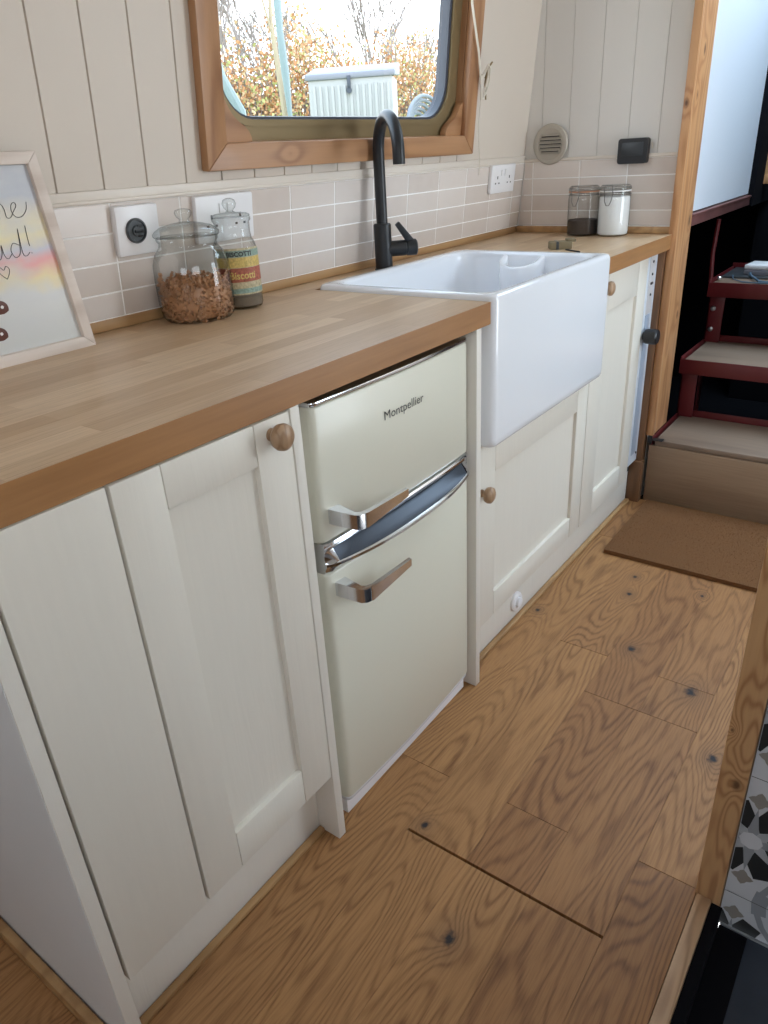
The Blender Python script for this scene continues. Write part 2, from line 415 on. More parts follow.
def thing(name, label, cat, loc=(0, 0, 0), group=None):
    o = bpy.data.objects.new(name, None); COL.objects.link(o); o.location = loc
    o.empty_display_size = 0.05
    o['label'] = label; o['category'] = cat
    if group: o['group'] = group
    return o
def tag(o, label, cat, group=None, kind=None):
    o['label'] = label; o['category'] = cat
    if group: o['group'] = group
    if kind: o['kind'] = kind
    return o
def structure(o, label=None):
    o['kind'] = 'structure'
    if label: o['label'] = label
    return o
def rrect(x0, x1, y0, y1, r, n=6):
    pts = []
    for cx, cy, a0 in ((x1-r, y1-r, 0), (x0+r, y1-r, 90), (x0+r, y0+r, 180), (x1-r, y0+r, 270)):
        for k in range(n+1):
            a = math.radians(a0 + 90*k/n); pts.append((cx + r*math.cos(a), cy + r*math.sin(a)))
    return pts
def text_polys(txt, size, bold=0.0, shear=0.0):
    """mesh data (verts 2D, faces) of a text in the built-in font"""
    cu = bpy.data.curves.new('t', 'FONT'); cu.body = txt; cu.size = size; cu.resolution_u = 3; cu.offset = bold; cu.shear = shear
    ob = bpy.data.objects.new('t', cu); COL.objects.link(ob)
    dg = bpy.context.evaluated_depsgraph_get(); me = ob.evaluated_get(dg).to_mesh()
    v = [(p.co.x, p.co.y) for p in me.vertices]; f = [tuple(p.vertices) for p in me.polygons]
    ob.evaluated_get(dg).to_mesh_clear()
    bpy.data.objects.remove(ob); bpy.data.curves.remove(cu)
    return v, f
def add_text(b, txt, size, fn, width=None, bold=0.0):
    v, f = text_polys(txt, size, bold)
    x0 = min(p[0] for p in v); x1 = max(p[0] for p in v)
    k = (width/(x1-x0)) if width else 1.0
    vs = [b.bm.verts.new(fn((p[0]-x0)*k, p[1])) for p in v]
    for q in f:
        try:
            fc = b.bm.faces.new([vs[i] for i in q]); fc.material_index = b.mi
        except ValueError: pass

# ================================================================== THE SETTING
# floor: boards laid along the boat
def build_floor():
    b = B(); lay = b.bm.loops.layers.float_color.new('plank')
    rows = [0.033-0.1255*k for k in range(-5, 12)]
    rnd = random.Random(3)
    joints = {5: [0.0, 1.13], 6: [-0.15, 0.541], 7: [-0.15, 0.0055, 0.39, 1.31], 8: [-0.15, 0.39, 0.53, 1.22], 9: [0.018, 1.0], 4: [0.7]}
    def plank(x0, x1, y0, y1):
        g = 0.00022; gx = 0.0005
        n0 = len(b.bm.faces)
        b.box(x0+gx, x1-gx, y0+g, y1-g, -0.016, 0.0, 0.00025, 1)
        b.bm.faces.ensure_lookup_table()
        col = (rnd.random(), rnd.random(), rnd.random(), 1)
        for f in b.bm.faces[n0:]:
            for l in f.loops: l[lay] = col
    for i in range(len(rows)-1):
        y1, y0 = rows[i], rows[i+1]
        js = joints.get(i, [rnd.uniform(-0.5, 0.6)])
        xs = [-2.6] + ([js[0]-1.0-rnd.random()*0.4] if js[0] > -0.9 else []) + js
        if xs[-1] < 1.2: xs.append(xs[-1] + 0.5 + 0.35*rnd.random())
        xs = [x for x in xs if x < 1.40] + [1.451]
        for xa, xb in zip(xs, xs[1:]):
            if xb <= xa: continue
            # the inspection hatch is cut out of the boards
            xa2 = xa + (0.0022 if abs(xa+0.15) < 1e-3 and i in (6, 7, 8) else 0)
            xb2 = xb - (0.0022 if abs(xb+0.15) < 1e-3 and i in (6, 7, 8) else 0)
            # leave room for the hearth
            if y0 < -0.61 and xa2 < 0.06:
                if xb2 > 0.06: plank(0.06, xb2, y0, y1)
                continue
            ylo = y0
            if y0 < -0.568 < y1 and xa2 < 0.012:
                ylo = -0.5685
                if xb2 > 0.06:
                    plank(xa2, 0.012, ylo, y1); plank(0.012, xb2, ylo, y1); continue
            plank(xa2, xb2, ylo, y1)
    o = b.done('floor', M['floor'], smooth=False)
    structure(o, 'oak plank floor with knots')
    b = B(); b.box(-2.6, 3.1, -0.5675, 0.62, -0.10, -0.0165); b.box(0.056, 3.1, -1.47, -0.5676, -0.10, -0.0165); b.box(-2.6, -1.601, -1.47, -0.5676, -0.10, -0.0165)
    structure(b.done('floor_base', M['dark']))
build_floor()

# side wall with tongue-and-groove boards and a window opening
WU0, WU1, WZ0, WZ1 = 0.130, 1.075, 1.15, 1.64
def build_side_wall():
    b = B()
    g = 0.0036; d = 0.005
    grooves = sorted([-0.197-0.0888*k for k in range(0, 27)] + [-0.197+0.0888*k for k in range(1, 15)])
    zb, zt = 0.0, 2.0
    def strip(u0, u1, z0, z1): b.poly([WL(u0, z0), WL(u1, z0), WL(u1, z1), WL(u0, z1)])
    def groove(u, z0, z1):
        for (ua, na, ub, nb) in ((u-g/2, 0, u-g/4, -d), (u-g/4, -d, u+g/4, -d), (u+g/4, -d, u+g/2, 0)):
            b.poly([WL(ua, z0, na), WL(ub, z0, nb), WL(ub, z1, nb), WL(ua, z1, na)])
    edges = [-2.6]
    def spans(u0, u1):
        if u1 <= WU0 or u0 >= WU1: return [(zb, zt)]
        return [(zb, WZ0), (WZ1, zt)]
    cuts = sorted(set([-2.6] + grooves + [WU0, WU1, XE+0.02]))
    for a, c in zip(cuts, cuts[1:]):
        ia = g/2 if a in grooves else 0; ic = g/2 if c in grooves else 0
        for z0, z1 in spans((a+c)/2, (a+c)/2): strip(a+ia, c-ic, z0, z1)
    for u in grooves:
        for z0, z1 in spans(u, u): groove(u, z0, z1)
    # outer skin and the reveal through the cabin side
    D = -0.07
    for (u0, u1, z0, z1) in ((-2.6, WU0, zb, zt), (WU1, XE+.02, zb, zt), (WU0, WU1, zb, WZ0), (WU0, WU1, WZ1, zt)):
        b.poly([WL(u0, z0, D), WL(u0, z1, D), WL(u1, z1, D), WL(u1, z0, D)])
    c = [(WU0, WZ0), (WU1, WZ0), (WU1, WZ1), (WU0, WZ1)]
    for (p, q) in zip(c, c[1:]+c[:1]):
        b.poly([WL(*p, 0), WL(*q, 0), WL(*q, D), WL(*p, D)])
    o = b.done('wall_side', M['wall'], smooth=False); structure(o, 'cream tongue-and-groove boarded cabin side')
build_side_wall()

# end wall with boards
def build_end_wall():
    b = B(); g = 0.0022; d = 0.0022
    gs = [0.446, 0.355, 0.262, 0.168, 0.078]
    yr = 0.012
    cuts = [yr] + sorted(gs) + [0.55]
    for a, c in zip(cuts, cuts[1:]):
        a2 = a + (g/2 if a in gs else 0); c2 = c - (g/2 if c in gs else 0)
        b.poly([(XE, a2, 0), (XE, a2, 2.0), (XE, c2, 2.0), (XE, c2, 0)])
    for y in gs:
        for (ya, xa, yb, xb) in ((y-g/2, 0, y-g/4, d), (y-g/4, d, y+g/4, d), (y+g/4, d, y+g/2, 0)):
            b.poly([(XE+xa, ya, 0), (XE+xa, ya, 2), (XE+xb, yb, 2), (XE+xb, yb, 0)])
    b.poly([(XE+.03, yr, 0), (XE+.03, 0.55, 0), (XE+.03, .55, 2), (XE+.03, yr, 2)])
    b.poly([(XE, yr, 0), (XE+.03, yr, 0), (XE+.03, yr, 2), (XE, yr, 2)])
    structure(b.done('wall_end', M['wall_lit'], smooth=False), 'cream boarded end bulkhead')
build_end_wall()

# the rest of the shell
b = B(); b.box(-2.6, 1.60, -1.47, 0.62, 1.98, 2.03)
structure(b.done('ceiling', M['ceiling']))
b = B(); b.box(-2.65, -2.6, -1.47, 0.62, 0, 2.0)
structure(b.done('wall_rear', M['bouncecut']))  # unseen rear wall, made brown to cut bounced light
b = B()
for (x0, x1, z0, z1) in ((-2.6, -1.6, 0, 2), (-0.6, 0.80, 0, 2), (1.38, 1.5, 0, 2), (-1.6, -0.6, 0, 1.15), (-1.6, -0.6, 1.62, 2), (0.80, 1.38, 0, 0.50), (0.80, 1.38, 1.66, 2)):
    b.box(x0, x1, -1.47, -1.42, z0, z1)
structure(b.done('wall_opposite', M['wall_lit']))
b = B(); b.box(-2.6, 0.795, -1.42, -1.405, 0.0, 1.02, 0.003)  # added unseen facing, brown so less light bounces onto the lower cabinets
structure(b.done('wall_bounce_cutter', M['bouncecut']), 'brown wood facing added low on the unseen opposite wall to cut bounce')
b = B(); b.box(XE, XE+0.03, -1.42, -0.80, 0, 2.0)
structure(b.done('wall_bulkhead', M['wall']))
# stern compartment behind the steps
b = B(); b.box(1.60, 2.40, 0.0, 0.02, 0.925, 2.03)
structure(b.done('wall_stern_side', M['hull']), 'white painted side panel beside the steps')
b = B()
b.box(XE+.031, 3.05, 0.55, 0.60, 0, 1.2); b.box(3.0, 3.05, -1.42, 0.6, 0, 2.0); b.box(XE+.031, 3.05, -1.47, -1.42, 0, 2.0)
b.box(2.401, 3.0, -0.02, 0.02, 0.88, 2.0)
b.box(XE+.035, 3.0, 0.02, 0.55, 0.93, 0.96)
b.box(XE+.035, 3.0, -1.42, 0.55, -0.016, 0.0)
b.box(2.75, 3.0, -1.42, 0.02, 0.0, 2.0)
structure(b.done('wall_stern', M['void']))
b = B(); b.box(1.60, 2.44, -1.42, -1.0, 1.98, 2.03); b.box(2.44, 3.0, -1.42, 0.0, 1.98, 2.03)
structure(b.done('ceiling_stern', M['ceiling']))
b = B(); b.box(1.6, 2.40, -0.010, 0.0, 0.884, 0.916, 0.002); b.box(1.6, 2.40, -0.014, 0.02, 0.912, 0.920, 0.002)
structure(b.done('trim_1', M['rail']), 'worn red-brown steel rail under the white side panel')
b = B(); b.box(2.55, 2.57, -0.035, 0.04, 0.97, 1.9, 0.003); b.box(2.548, 2.57, -0.5, 0.04, 0.95, 0.985, 0.003)
structure(b.done('door_frame', M['post']))

# tiles ------------------------------------------------------------
def tiles_side():
    b = B(); lay = b.bm.loops.layers.float_color.new('tint'); rnd = random.Random(11)
    b.mi = 1; b.wbox(-0.73, XE-0.001, 0.893, 1.088, 0.0002, 0.0045)
    b.mi = 0
    rows = [0.8985, 0.9420, 0.9910, 1.0400, 1.0885]; g = 0.0015
    us = [-0.107+0.1512*k for k in range(-5, 12)]
    for z0, z1 in zip(rows, rows[1:]):
        for u0, u1 in zip(us, us[1:]):
            u1c = min(u1, XE-0.002)
            if u1c-u0 < 0.01: continue
            n0 = len(b.bm.faces)
            b.wbox(u0+g, u1c-g, z0+g, z1-g, 0.003, 0.0052+rnd.random()*0.0003, 0.0006, 1)
            b.bm.faces.ensure_lookup_table(); t = rnd.random()
            for f in b.bm.faces[n0:]:
                for l in f.loops: l[lay] = (t, t, t, 1)
    o = b.done('tiled_splashback', [M['tile'], M['grout']], smooth=False)
    tag(o, 'blush beige glazed tile splashback along the window wall', 'splashback'); o['kind'] = 'structure'
    b = B(); lay = b.bm.loops.layers.float_color.new('tint')
    b.mi = 1; b.ebox(0.012, 0.50, 0.893, 1.089, 0.0002, 0.0045)
    b.mi = 0
    rows = [0.8985, 0.9435, 0.992, 1.0405, 1.0885]
    ys = [0.013, 0.160, 0.311, 0.470, 0.5]
    for z0, z1 in zip(rows, rows[1:]):
        for y0, y1 in zip(ys, ys[1:]):
            y1c = y1 if y1 < 0.5 else wall_y(z0)-0.012
            n0 = len(b.bm.faces)
            b.ebox(y0+g, y1c-g, z0+g, z1-g, 0.003, 0.0052+rnd.random()*0.0003, 0.0006)
            b.bm.faces.ensure_lookup_table(); t = rnd.random()
            for f in b.bm.faces[n0:]:
                for l in f.loops: l[lay] = (t, t, t, 1)
    o = b.done('tiled_splashback', [M['tile'], M['grout']], smooth=False)
    tag(o, 'blush beige glazed tile splashback behind the two small clip jars', 'splashback'); o['kind'] = 'structure'
tiles_side()
b = B(); b.wbox(-0.73, XE, 1.0885, 1.109, 0, 0.006, 0.002); b.wbox(-0.73, XE, 1.0885, 1.095, 0, 0.009, 0.002)
structure(b.done('trim_2', M['trim']), 'cream bead above the side tiles')
b = B(); b.ebox(0.012, 0.505, 1.0885, 1.0985, 0, 0.008, 0.002)
structure(b.done('trim_3', M['trim']), 'cream bead above the end tiles')

# ------------------------------------------------------------------ window
def build_window():
    w = bpy.data.objects.new('window_1', None); COL.objects.link(w); w.location = WL(0.6, 1.13, 0)
    w['kind'] = 'structure'; w['label'] = 'rounded cabin window in an orange pine surround'
    # front boards of the timber surround (mitred)
    o0, o1, oz0, oz1 = 0.108, 1.102, 1.127, 1.665
    i0, i1, iz0, iz1 = 0.160, 1.048, 1.174, 1.615
    def bar(c, mat, horizontal):
        b = B()
        n0, n1 = 0.0, 0.020
        lo = [WL(*p, n1) for p in c]; hi = [WL(*p, n0) for p in c]
        b.hexa(hi+lo if True else lo+hi, 0.0025, 2)
        b.done('timber_surround', M['pine'] if horizontal else M['pinez'], w)
    bar([(o0, oz0), (o1, oz0), (i1, iz0), (i0, iz0)], 0, True)
    bar([(i0, iz1), (i1, iz1), (o1, oz1), (o0, oz1)], 0, True)
    bar([(o0, oz0), (i0, iz0), (i0, iz1), (o0, oz1)], 0, False)
    bar([(i1, iz0), (o1, oz0), (o1, oz1), (i1, iz1)], 0, False)
    # timber lining of the opening
    b = B()
    b.wbox(i0-0.004, i1+0.004, iz0-0.008, iz0, -0.05, -0.0005); b.wbox(i0-0.004, i1+0.004, iz1, iz1+0.008, -0.05, -0.0005)
    b.wbox(i0-0.008, i0, iz0, iz1, -0.05, -0.0005); b.wbox(i1, i1+0.008, iz0, iz1, -0.05, -0.0005)
    b.done('timber_lining', M['pinez'], w)
    # bronze alloy frame with rounded opening
    def ring(name, mat, R0, R1, n0, n1, steps=None):
        b = B()
        a = R0; c = R1
        b.skin([[WL(x, z, n0) for x, z in a], [WL(x, z, n1) for x, z in a], [WL(x, z, n1) for x, z in c], [WL(x, z, n0) for x, z in c], [WL(x, z, n0) for x, z in a]])
        return b.done(name, mat, w, angle=40)
    gl = (0.186, 0.992, 1.216, 1.585)
    outer = rrect(i0, i1, iz0, iz1, 0.002, 8)
    r1 = rrect(gl[0]-0.018, gl[1]+0.020, gl[2]-0.016, gl[3]+0.016, 0.095, 8)
    r2 = rrect(gl[0]-0.007, gl[1]+0.010, gl[2]-0.004, gl[3]+0.005, 0.088, 8)
    r3 = rrect(gl[0], gl[1], gl[2], gl[3], 0.082, 8)
    r4 = rrect(gl[0]+.001, gl[1]-.001, gl[2]+.001, gl[3]-.001, 0.081, 8)
    ring('alloy_frame', M['bronze'], outer, r1, -0.05, -0.018)
    ring('alloy_lip', M['bronze'], r1, r2, -0.05, -0.014)
    ring('rubber_seal', M['seal'], r2, r4, -0.05, -0.020)
    b = B(); b.poly([WL(x, z, -0.03) for x, z in r3])
    b.done('glass_pane', M['pane'], w, smooth=False)
    # shaped corner brackets
    def bracket(sx, u):
        pts = [(0, 0), (.080, 0), (.079, .008), (.073, .018), (.061, .028), (.045, .036), (.032, .046), (.022, .058), (.015, .069), (.008, .076), (0, .079)]
        b = B()
        P = [WL(u + sx*p[0], iz0 + p[1], -0.012) for p in pts]
        if sx < 0: P.reverse()
        nrm = WL(0, 1, 1) - WL(0, 1, 0)
        b.prism(P, nrm*0.018, 0.0015)
        b.done('corner_bracket', M['pine'], w)
    bracket(1, i0); bracket(-1, i1)
build_window()

# blind cord and cleat on the surround
path = [WL(1.000, 1.56, 0.028), WL(1.020, 1.47, 0.028), WL(1.070, 1.37, 0.03), WL(1.098, 1.295, 0.030), WL(1.108, 1.262, 0.028)]
b = B(); b.tube(path, 0.003, 8)
b.tube([WL(1.095, 1.31, .03), WL(1.122, 1.345, .034), WL(1.137, 1.338, .032), WL(1.143, 1.31, .03), WL(1.130, 1.28, .03), WL(1.112, 1.262, .028)], 0.0026, 8)
b.tube([WL(1.100, 1.31, .032), WL(1.116, 1.340, .036), WL(1.125, 1.315, .034), WL(1.116, 1.275, .03)], 0.0024, 8)
b.tube([WL(1.110, 1.264, .026), WL(1.128, 1.20, .014), WL(1.158, 1.115, .011), WL(1.166, 1.068, .010)], 0.0011, 6)
tag(b.done('blind_cord', M['cord']), 'cream blind cord looped beside the window surround and hanging to the tiles', 'cord')
b = B()
b.tube([WL(1.150, 1.352, .030), WL(1.142, 1.335, .020), WL(1.138, 1.300, .020), WL(1.130, 1.262, .030)], [0.0022, 0.0035, 0.0035, 0.0022], 8)
b.tube([WL(1.140, 1.318, .0), WL(1.140, 1.318, .021)], 0.005, 8)
tag(b.done('cord_cleat', M['bronze']), 'small dark metal cleat holding the blind cord', 'cleat')

# ================================================================== WORKTOP
b = B()
poly = [(-0.725, 0.001), (0.325, 0.001), (0.325, 0.439), (0.941, 0.439), (0.941, 0.001), (1.462, 0.001), (1.462, 0.525), (-0.725, 0.525)]
b.prism([(x, y, H-T) for x, y in poly], (0, 0, T), 0.0025)
tag(b.done('worktop', M['worktop']), 'oiled oak stave worktop running under jars and around the white sink', 'worktop')
b = B(); b.box(-0.725, 1.462, 0.520, 0.534, H, 0.8975, 0.003)
b.box(1.4555, 1.4675, 0.012, 0.520, H, 0.8975, 0.003)
tag(b.done('worktop_upstand', M['bead']), 'slim oak upstand strip along the back of the worktop', 'upstand')

# ================================================================== CABINETS
def knob(x, z, yf, parent):
    b = B()
    b.lathe([(0.009, 0.0), (0.0075, 0.006), (0.008, 0.010), (0.0165, 0.014), (0.0185, 0.020), (0.0175, 0.026), (0.012, 0.030), (0.004, 0.0315)], (x, yf, z), (0, -1, 0), 28)
    b.done('knob', M['knob'], parent, angle=60, label='round turned oak knob')
def shaker(name, parent, x0, x1, z0, z1, rx0, rx1, rz0, rz1, yf, th=0.018, mat='door'):
    b = B(); g = 0.0006; bv = 0.0014
    b.box(x0, rx0-g, yf, yf+th, z0, z1, bv); b.box(rx1+g, x1, yf, yf+th, z0, z1, bv)
    b.box(rx0+g, rx1-g, yf+0.0003, yf+th, rz1, z1, bv); b.box(rx0+g, rx1-g, yf+0.0003, yf+th, z0, rz0, bv)
    b.box(rx0-0.005, rx1+0.005, yf+0.009, yf+th-0.003, rz0-0.005, rz1+0.005)
    return b.done(name, M[mat], parent)

cab = thing('base_cabinet', 'cream shaker cabinet left of the fridge under the oak worktop', 'cabinet', (-0.45, 0.25, 0))
b = B(); b.box(-0.688, -0.669, 0.0, 0.50, 0.0, H-T, 0.001); ep = b.done('end_panel', M['panel'], cab)
b = B(); b.box(-0.6886, -0.6881, 0.002, 0.498, 0.001, H-T-0.001); b.done('outer_face', M['white_lam'], ep, label='white laminate outer face')
b = B(); b.box(-0.2387, -0.2207, 0.0, 0.50, 0.0, H-T, 0.001); b.done('side_panel', M['panel'], cab)
b = B(); b.box(-0.6645, -0.5285, 0.0, 0.018, 0.160, H-T-0.002, 0.001); b.done('filler_panel', M['door'], cab)
d = shaker('door', cab, -0.5235, -0.2415, 0.160, H-T-0.003, -0.456, -0.308, 0.232, 0.776, 0.0)
knob(-0.279, 0.812, 0.0, d)
b = B(); b.box(-0.668, -0.2395, 0.048, 0.062, 0.0, 0.155, 0.0005); b.done('plinth', M['panel'], cab)
b = B(); b.box(-0.668, -0.2395, 0.0195, 0.49, 0.156, H-T-0.002); b.done('carcass', M['dark'], cab)
b = B(); b.box(-0.668, -0.2395, 0.034, 0.0475, 0.0, 0.009, 0.003)
structure(b.done('trim_4', M['bead']), 'pine bead at the foot of the left plinth')
b = B(); b.box(-0.7060, -0.690, 0.005, 0.51, 0.0, 0.030, 0.006)
structure(b.done('baseboard_left', M['bead']), 'pine bead at the foot of the cabinet end')

sink_cab = thing('sink_cabinet', 'cream shaker cabinet under the white sink with one wide door and one tall door', 'cabinet', (0.8, 0.25, 0))
b = B(); b.box(0.2708, 0.2888, 0.0, 0.50, 0.0, H-T, 0.001); b.done('side_panel', M['panel'], sink_cab)
d = shaker('door', sink_cab, 0.2915, 0.936, 0.112, 0.572, 0.410, 0.866, 0.176, 0.494, 0.030)
knob(0.345, 0.466, 0.030, d)
d = shaker('door', sink_cab, 0.9395, 1.345, 0.112, H-T-0.003, 1.035, 1.268, 0.188, 0.728, 0.030)
knob(0.985, 0.795, 0.030, d)
b = B(); b.box(1.348, 1.430, 0.030, 0.048, 0.155, H-T-0.003, 0.001); fp = b.done('filler_panel', M['hull'], sink_cab)
b = B(); b.box(1.362, 1.405, 0.0275, 0.030, 0.655, 0.826, 0.0008); pl = b.done('metal_plate', M['socketgrey'], fp, label='pale metal plate with screws')
for (sx_, sy_, sz_) in ((1.384, 0.0275, 0.808), (1.384, 0.0275, 0.772), (1.384, 0.0275, 0.712), (1.415, 0.030, 0.185)):
    b = B(); b.lathe([(0.004, 0), (0.004, 0.002), (0.001, 0.003)], (sx_, sy_, sz_), (0, -1, 0), 10); b.done('screw', M['blackplastic'], fp)
b = B(); b.box(1.374, 1.392, 0.024, 0.0275, 0.742, 0.749, 0.001); b.done('latch_slot', M['blackplastic'], fp)
b = B(); b.box(1.364, 1.402, 0.0275, 0.030, 0.19, 0.652, 0.0008); b.done('metal_strip', M['bluestrip'], fp, label='long pale blue-grey strip')
b = B(); b.lathe([(0.012, 0.0), (0.012, 0.006), (0.021, 0.007), (0.023, 0.012), (0.023, 0.042), (0.019, 0.046)], (1.358, 0.028, 0.592), (0, -1, 0), 28)
b.done('black_catch', M['blackplastic'], fp, label='round black catch')
b = B(); b.box(0.2905, 1.418, 0.050, 0.062, 0.0, 0.110, 0.0005); pth = b.done('plinth', M['panel'], sink_cab)
b = B(); b.lathe([(0.027, 0), (0.027, 0.006), (0.023, 0.010), (0.016, 0.010), (0.014, 0.006), (0.013, 0.016), (0.008, 0.018)], (0.568, 0.050, 0.055), (0, -1, 0), 32)
b.done('round_plug', M['socket'], pth, label='round white plastic plug')
b = B(); b.box(0.292, 0.928, 0.055, 0.48, 0.112, 0.55); b.box(0.9405, 1.43, 0.0495, 0.49, 0.112, H-T-0.002); b.done('carcass', M['dark'], sink_cab)
b = B(); b.box(0.2895, 1.418, 0.035, 0.0495, 0.0, 0.009, 0.003)
structure(b.done('trim_5', M['bead']), 'pine bead at the foot of the sink cabinet plinth')
b = B(); b.box(1.432, 1.4465, 0.012, 0.055, 0.0, H-T-0.001, 0.001); b.box(1.420, 1.4505, 0.006, 0.049, 0.0, 0.150, .001); b.box(1.4468, 1.4735, 0.0135, 0.5, 0.0, H-T-0.001)
tag(b.done('brown_batten', M['brown']), 'brown stained batten between the sink cabinet and the pine post', 'batten')

# ================================================================== FRIDGE
fr = thing('fridge_freezer', 'cream retro two-door fridge freezer with chrome handles between the cabinets', 'fridge', (0.025, 0.25, 0))
FX0, FX1 = -0.187, 0.2580
def fy(x):
    s = (x-(FX0+FX1)/2)/((FX1-FX0)/2)
    rr = 0.009; d = max(0.0, rr - min(x-FX0, FX1-x))
    return 0.006 + 0.006*s*s + rr - math.sqrt(max(0.0, rr*rr - d*d))
def bowed(b, z0, z1, back=0.055, rz=0.006, extra=0.0, n=40):
    xs = []
    for i in range(n+1):
        t = -1+2*i/n; xs.append((FX0+FX1)/2 + (FX1-FX0)/2*math.sin(t*PI/2))
    rows = [(z0, rz), (z0+rz*0.4, rz*0.3), (z0+rz, 0), (z1-rz, 0), (z1-rz*0.4, rz*0.3), (z1, rz)]
    grid = [[(x, fy(x)+o-extra, z) for x in xs] for z, o in rows]
    grid = [[(x, back, z0) for x in xs]] + grid + [[(x, back, z1) for x in xs]]
    vs = [b._v(r) for r in grid]
    for a, c in zip(vs, vs[1:]):
        for i in range(n): b.bm.faces.new((a[i], a[i+1], c[i+1], c[i])).material_index = b.mi
    b.bm.faces.new([r[0] for r in vs]); b.bm.faces.new([r[-1] for r in reversed(vs)])
    b.bm.faces.new([v for v in vs[0]] + [v for v in reversed(vs[-1])])
b = B(); b.box(FX0+0.004, FX1-0.004, 0.058, 0.50, 0.038, 0.822, 0.004); b.done('body', M['fridge'], fr)
b = B(); b.box(FX0+0.004, FX1-0.004, 0.024, 0.48, 0.0, 0.037); b.done('base_plinth', M['socket'], fr, label='white base rail')
b = B(); bowed(b, 0.046, 0.540); lower = b.done('fridge_door', M['fridge'], fr, angle=30)
b = B(); bowed(b, 0.596, 0.818); upper = b.done('freezer_door', M['fridge'], fr, angle=30)
b = B(); bowed(b, 0.8185, 0.8255, rz=0.002, extra=0.002); b.done('chrome_top_strip', M['chrome'], fr)
b = B(); bowed(b, 0.038, 0.0455, rz=0.002, extra=-0.003); b.done('bottom_seal', M['socketgrey'], fr)
# chrome band with a bowed scoop lip
def band():
    b = B(); n = 40; rows = []
    for i in range(n+1):
        t = -1+2*i/n; x = (FX0+FX1)/2 + (FX1-FX0-0.002)/2*t
        y = fy(x); lip = 0.026*max(0.0, 1-abs(t)**2.6)
        if abs(t) > 0.97: lip = 0
        rows.append([(x, 0.055, 0.5955), (x, y-0.002, 0.5955), (x, y-0.004, 0.592), (x, y-0.003, 0.587), (x, y+0.004 if lip > .003 else y-0.003, 0.580),
                     (x, y-lip*0.35-.002, 0.568), (x, y-lip*0.8-.004, 0.561), (x, y-lip-0.005, 0.560), (x, y-lip-0.006, 0.556), (x, y-lip*0.9-0.004, 0.5525), (x, y-lip*0.5-0.002, 0.549), (x, y-0.002, 0.545), (x, y+0.002, 0.541), (x, 0.055, 0.541)])
    b.skin(rows, True, True, True)
    o = b.done('chrome_band', [M['chrome'], M['scoop']], fr, angle=30, label='chrome band with grey-blue scooped lip')
    for p in o.data.polygons:
        c = p.center; t = abs((c.x-(FX0+FX1)/2)/((FX1-FX0)/2))
        if 0.5615 < c.z < 0.5845 and c.y < 0.04 and t < 0.90: p.material_index = 1
band()
def fridge_handle(zc, parent):
    outer = [(-0.171, 0.012), (-0.167, -0.038), (-0.161, -0.0455), (-0.148, -0.050), (-0.036, -0.047)]
    inner = [(-0.034, -0.040), (-0.140, -0.041), (-0.151, -0.037), (-0.155, -0.030), (-0.146, 0.012)]
    b = B(); loops = []
    hs = [0.0125]*4 + [0.0065] + [0.0065] + [0.0115]*4
    n = len(outer+inner); pts = outer+inner
    top = [b.bm.verts.new((p[0], p[1], zc + h)) for p, h in zip(pts, hs)]
    bot = [b.bm.verts.new((p[0], p[1], zc - h)) for p, h in zip(pts, hs)]
    fs = [b.bm.faces.new(top), b.bm.faces.new(list(reversed(bot)))]
    for i in range(n):
        j = (i+1) % n; fs.append(b.bm.faces.new((top[i], bot[i], bot[j], top[j])))
    es = list({e for f in fs for e in f.edges if e.calc_face_angle(0) > 0.5})
    bmesh.ops.bevel(b.bm, geom=es, offset=0.0018, segments=3, affect='EDGES')
    return b.done('handle', M['chrome'], parent, angle=40, label='chrome hooked handle')
fridge_handle(0.640, upper); fridge_handle(0.508, lower)
b = B(); add_text(b, 'Montpellier', 0.0215, lambda u, v: (-0.020+u, fy(-0.020+u)-0.0006, 0.750+v), width=0.1145, bold=0.0)
b.done('badge_lettering', M['fridgetext'], upper, smooth=False, label='dark grey maker name lettering')

# ================================================================== SINK
sk = thing('butler_sink', 'deep white fireclay sink with exposed front set into the oak worktop', 'sink', (0.628, 0.21, 0.58))
SX0, SX1, SY0, SY1, SZ0, SZ1 = 0.328, 0.938, -0.006, 0.436, 0.5775, 0.8887
def ring(ins, z, r): return [(x, y, z) for x, y in rrect(SX0+ins, SX1-ins, SY0+ins, SY1-ins, r, 7)]
b = B()
loops = [ring(0.012, SZ0, .014), ring(0.004, SZ0+0.003, .016), ring(0.001, SZ0+0.010, .017), ring(0, SZ0+0.02, .018), ring(0, SZ1-0.012, .018), ring(0.0012, SZ1-0.006, .018),
         ring(0.004, SZ1-0.002, .017), ring(0.009, SZ1, .016), ring(0.021, SZ1-0.0005, .035), ring(0.026, SZ1-0.003, .045), ring(0.0285, SZ1-0.008, .05), ring(0.030, SZ1-0.02, .05),
         ring(0.036, SZ0+0.09, .05), ring(0.042, SZ0+0.065, .05), ring(0.055, SZ0+0.050, .05), ring(0.08, SZ0+0.044, .05), ring(0.17, SZ0+0.040, .03)]
b.skin(loops, True, True, True)
b.done('basin', M['ceramic'], sk, angle=50)
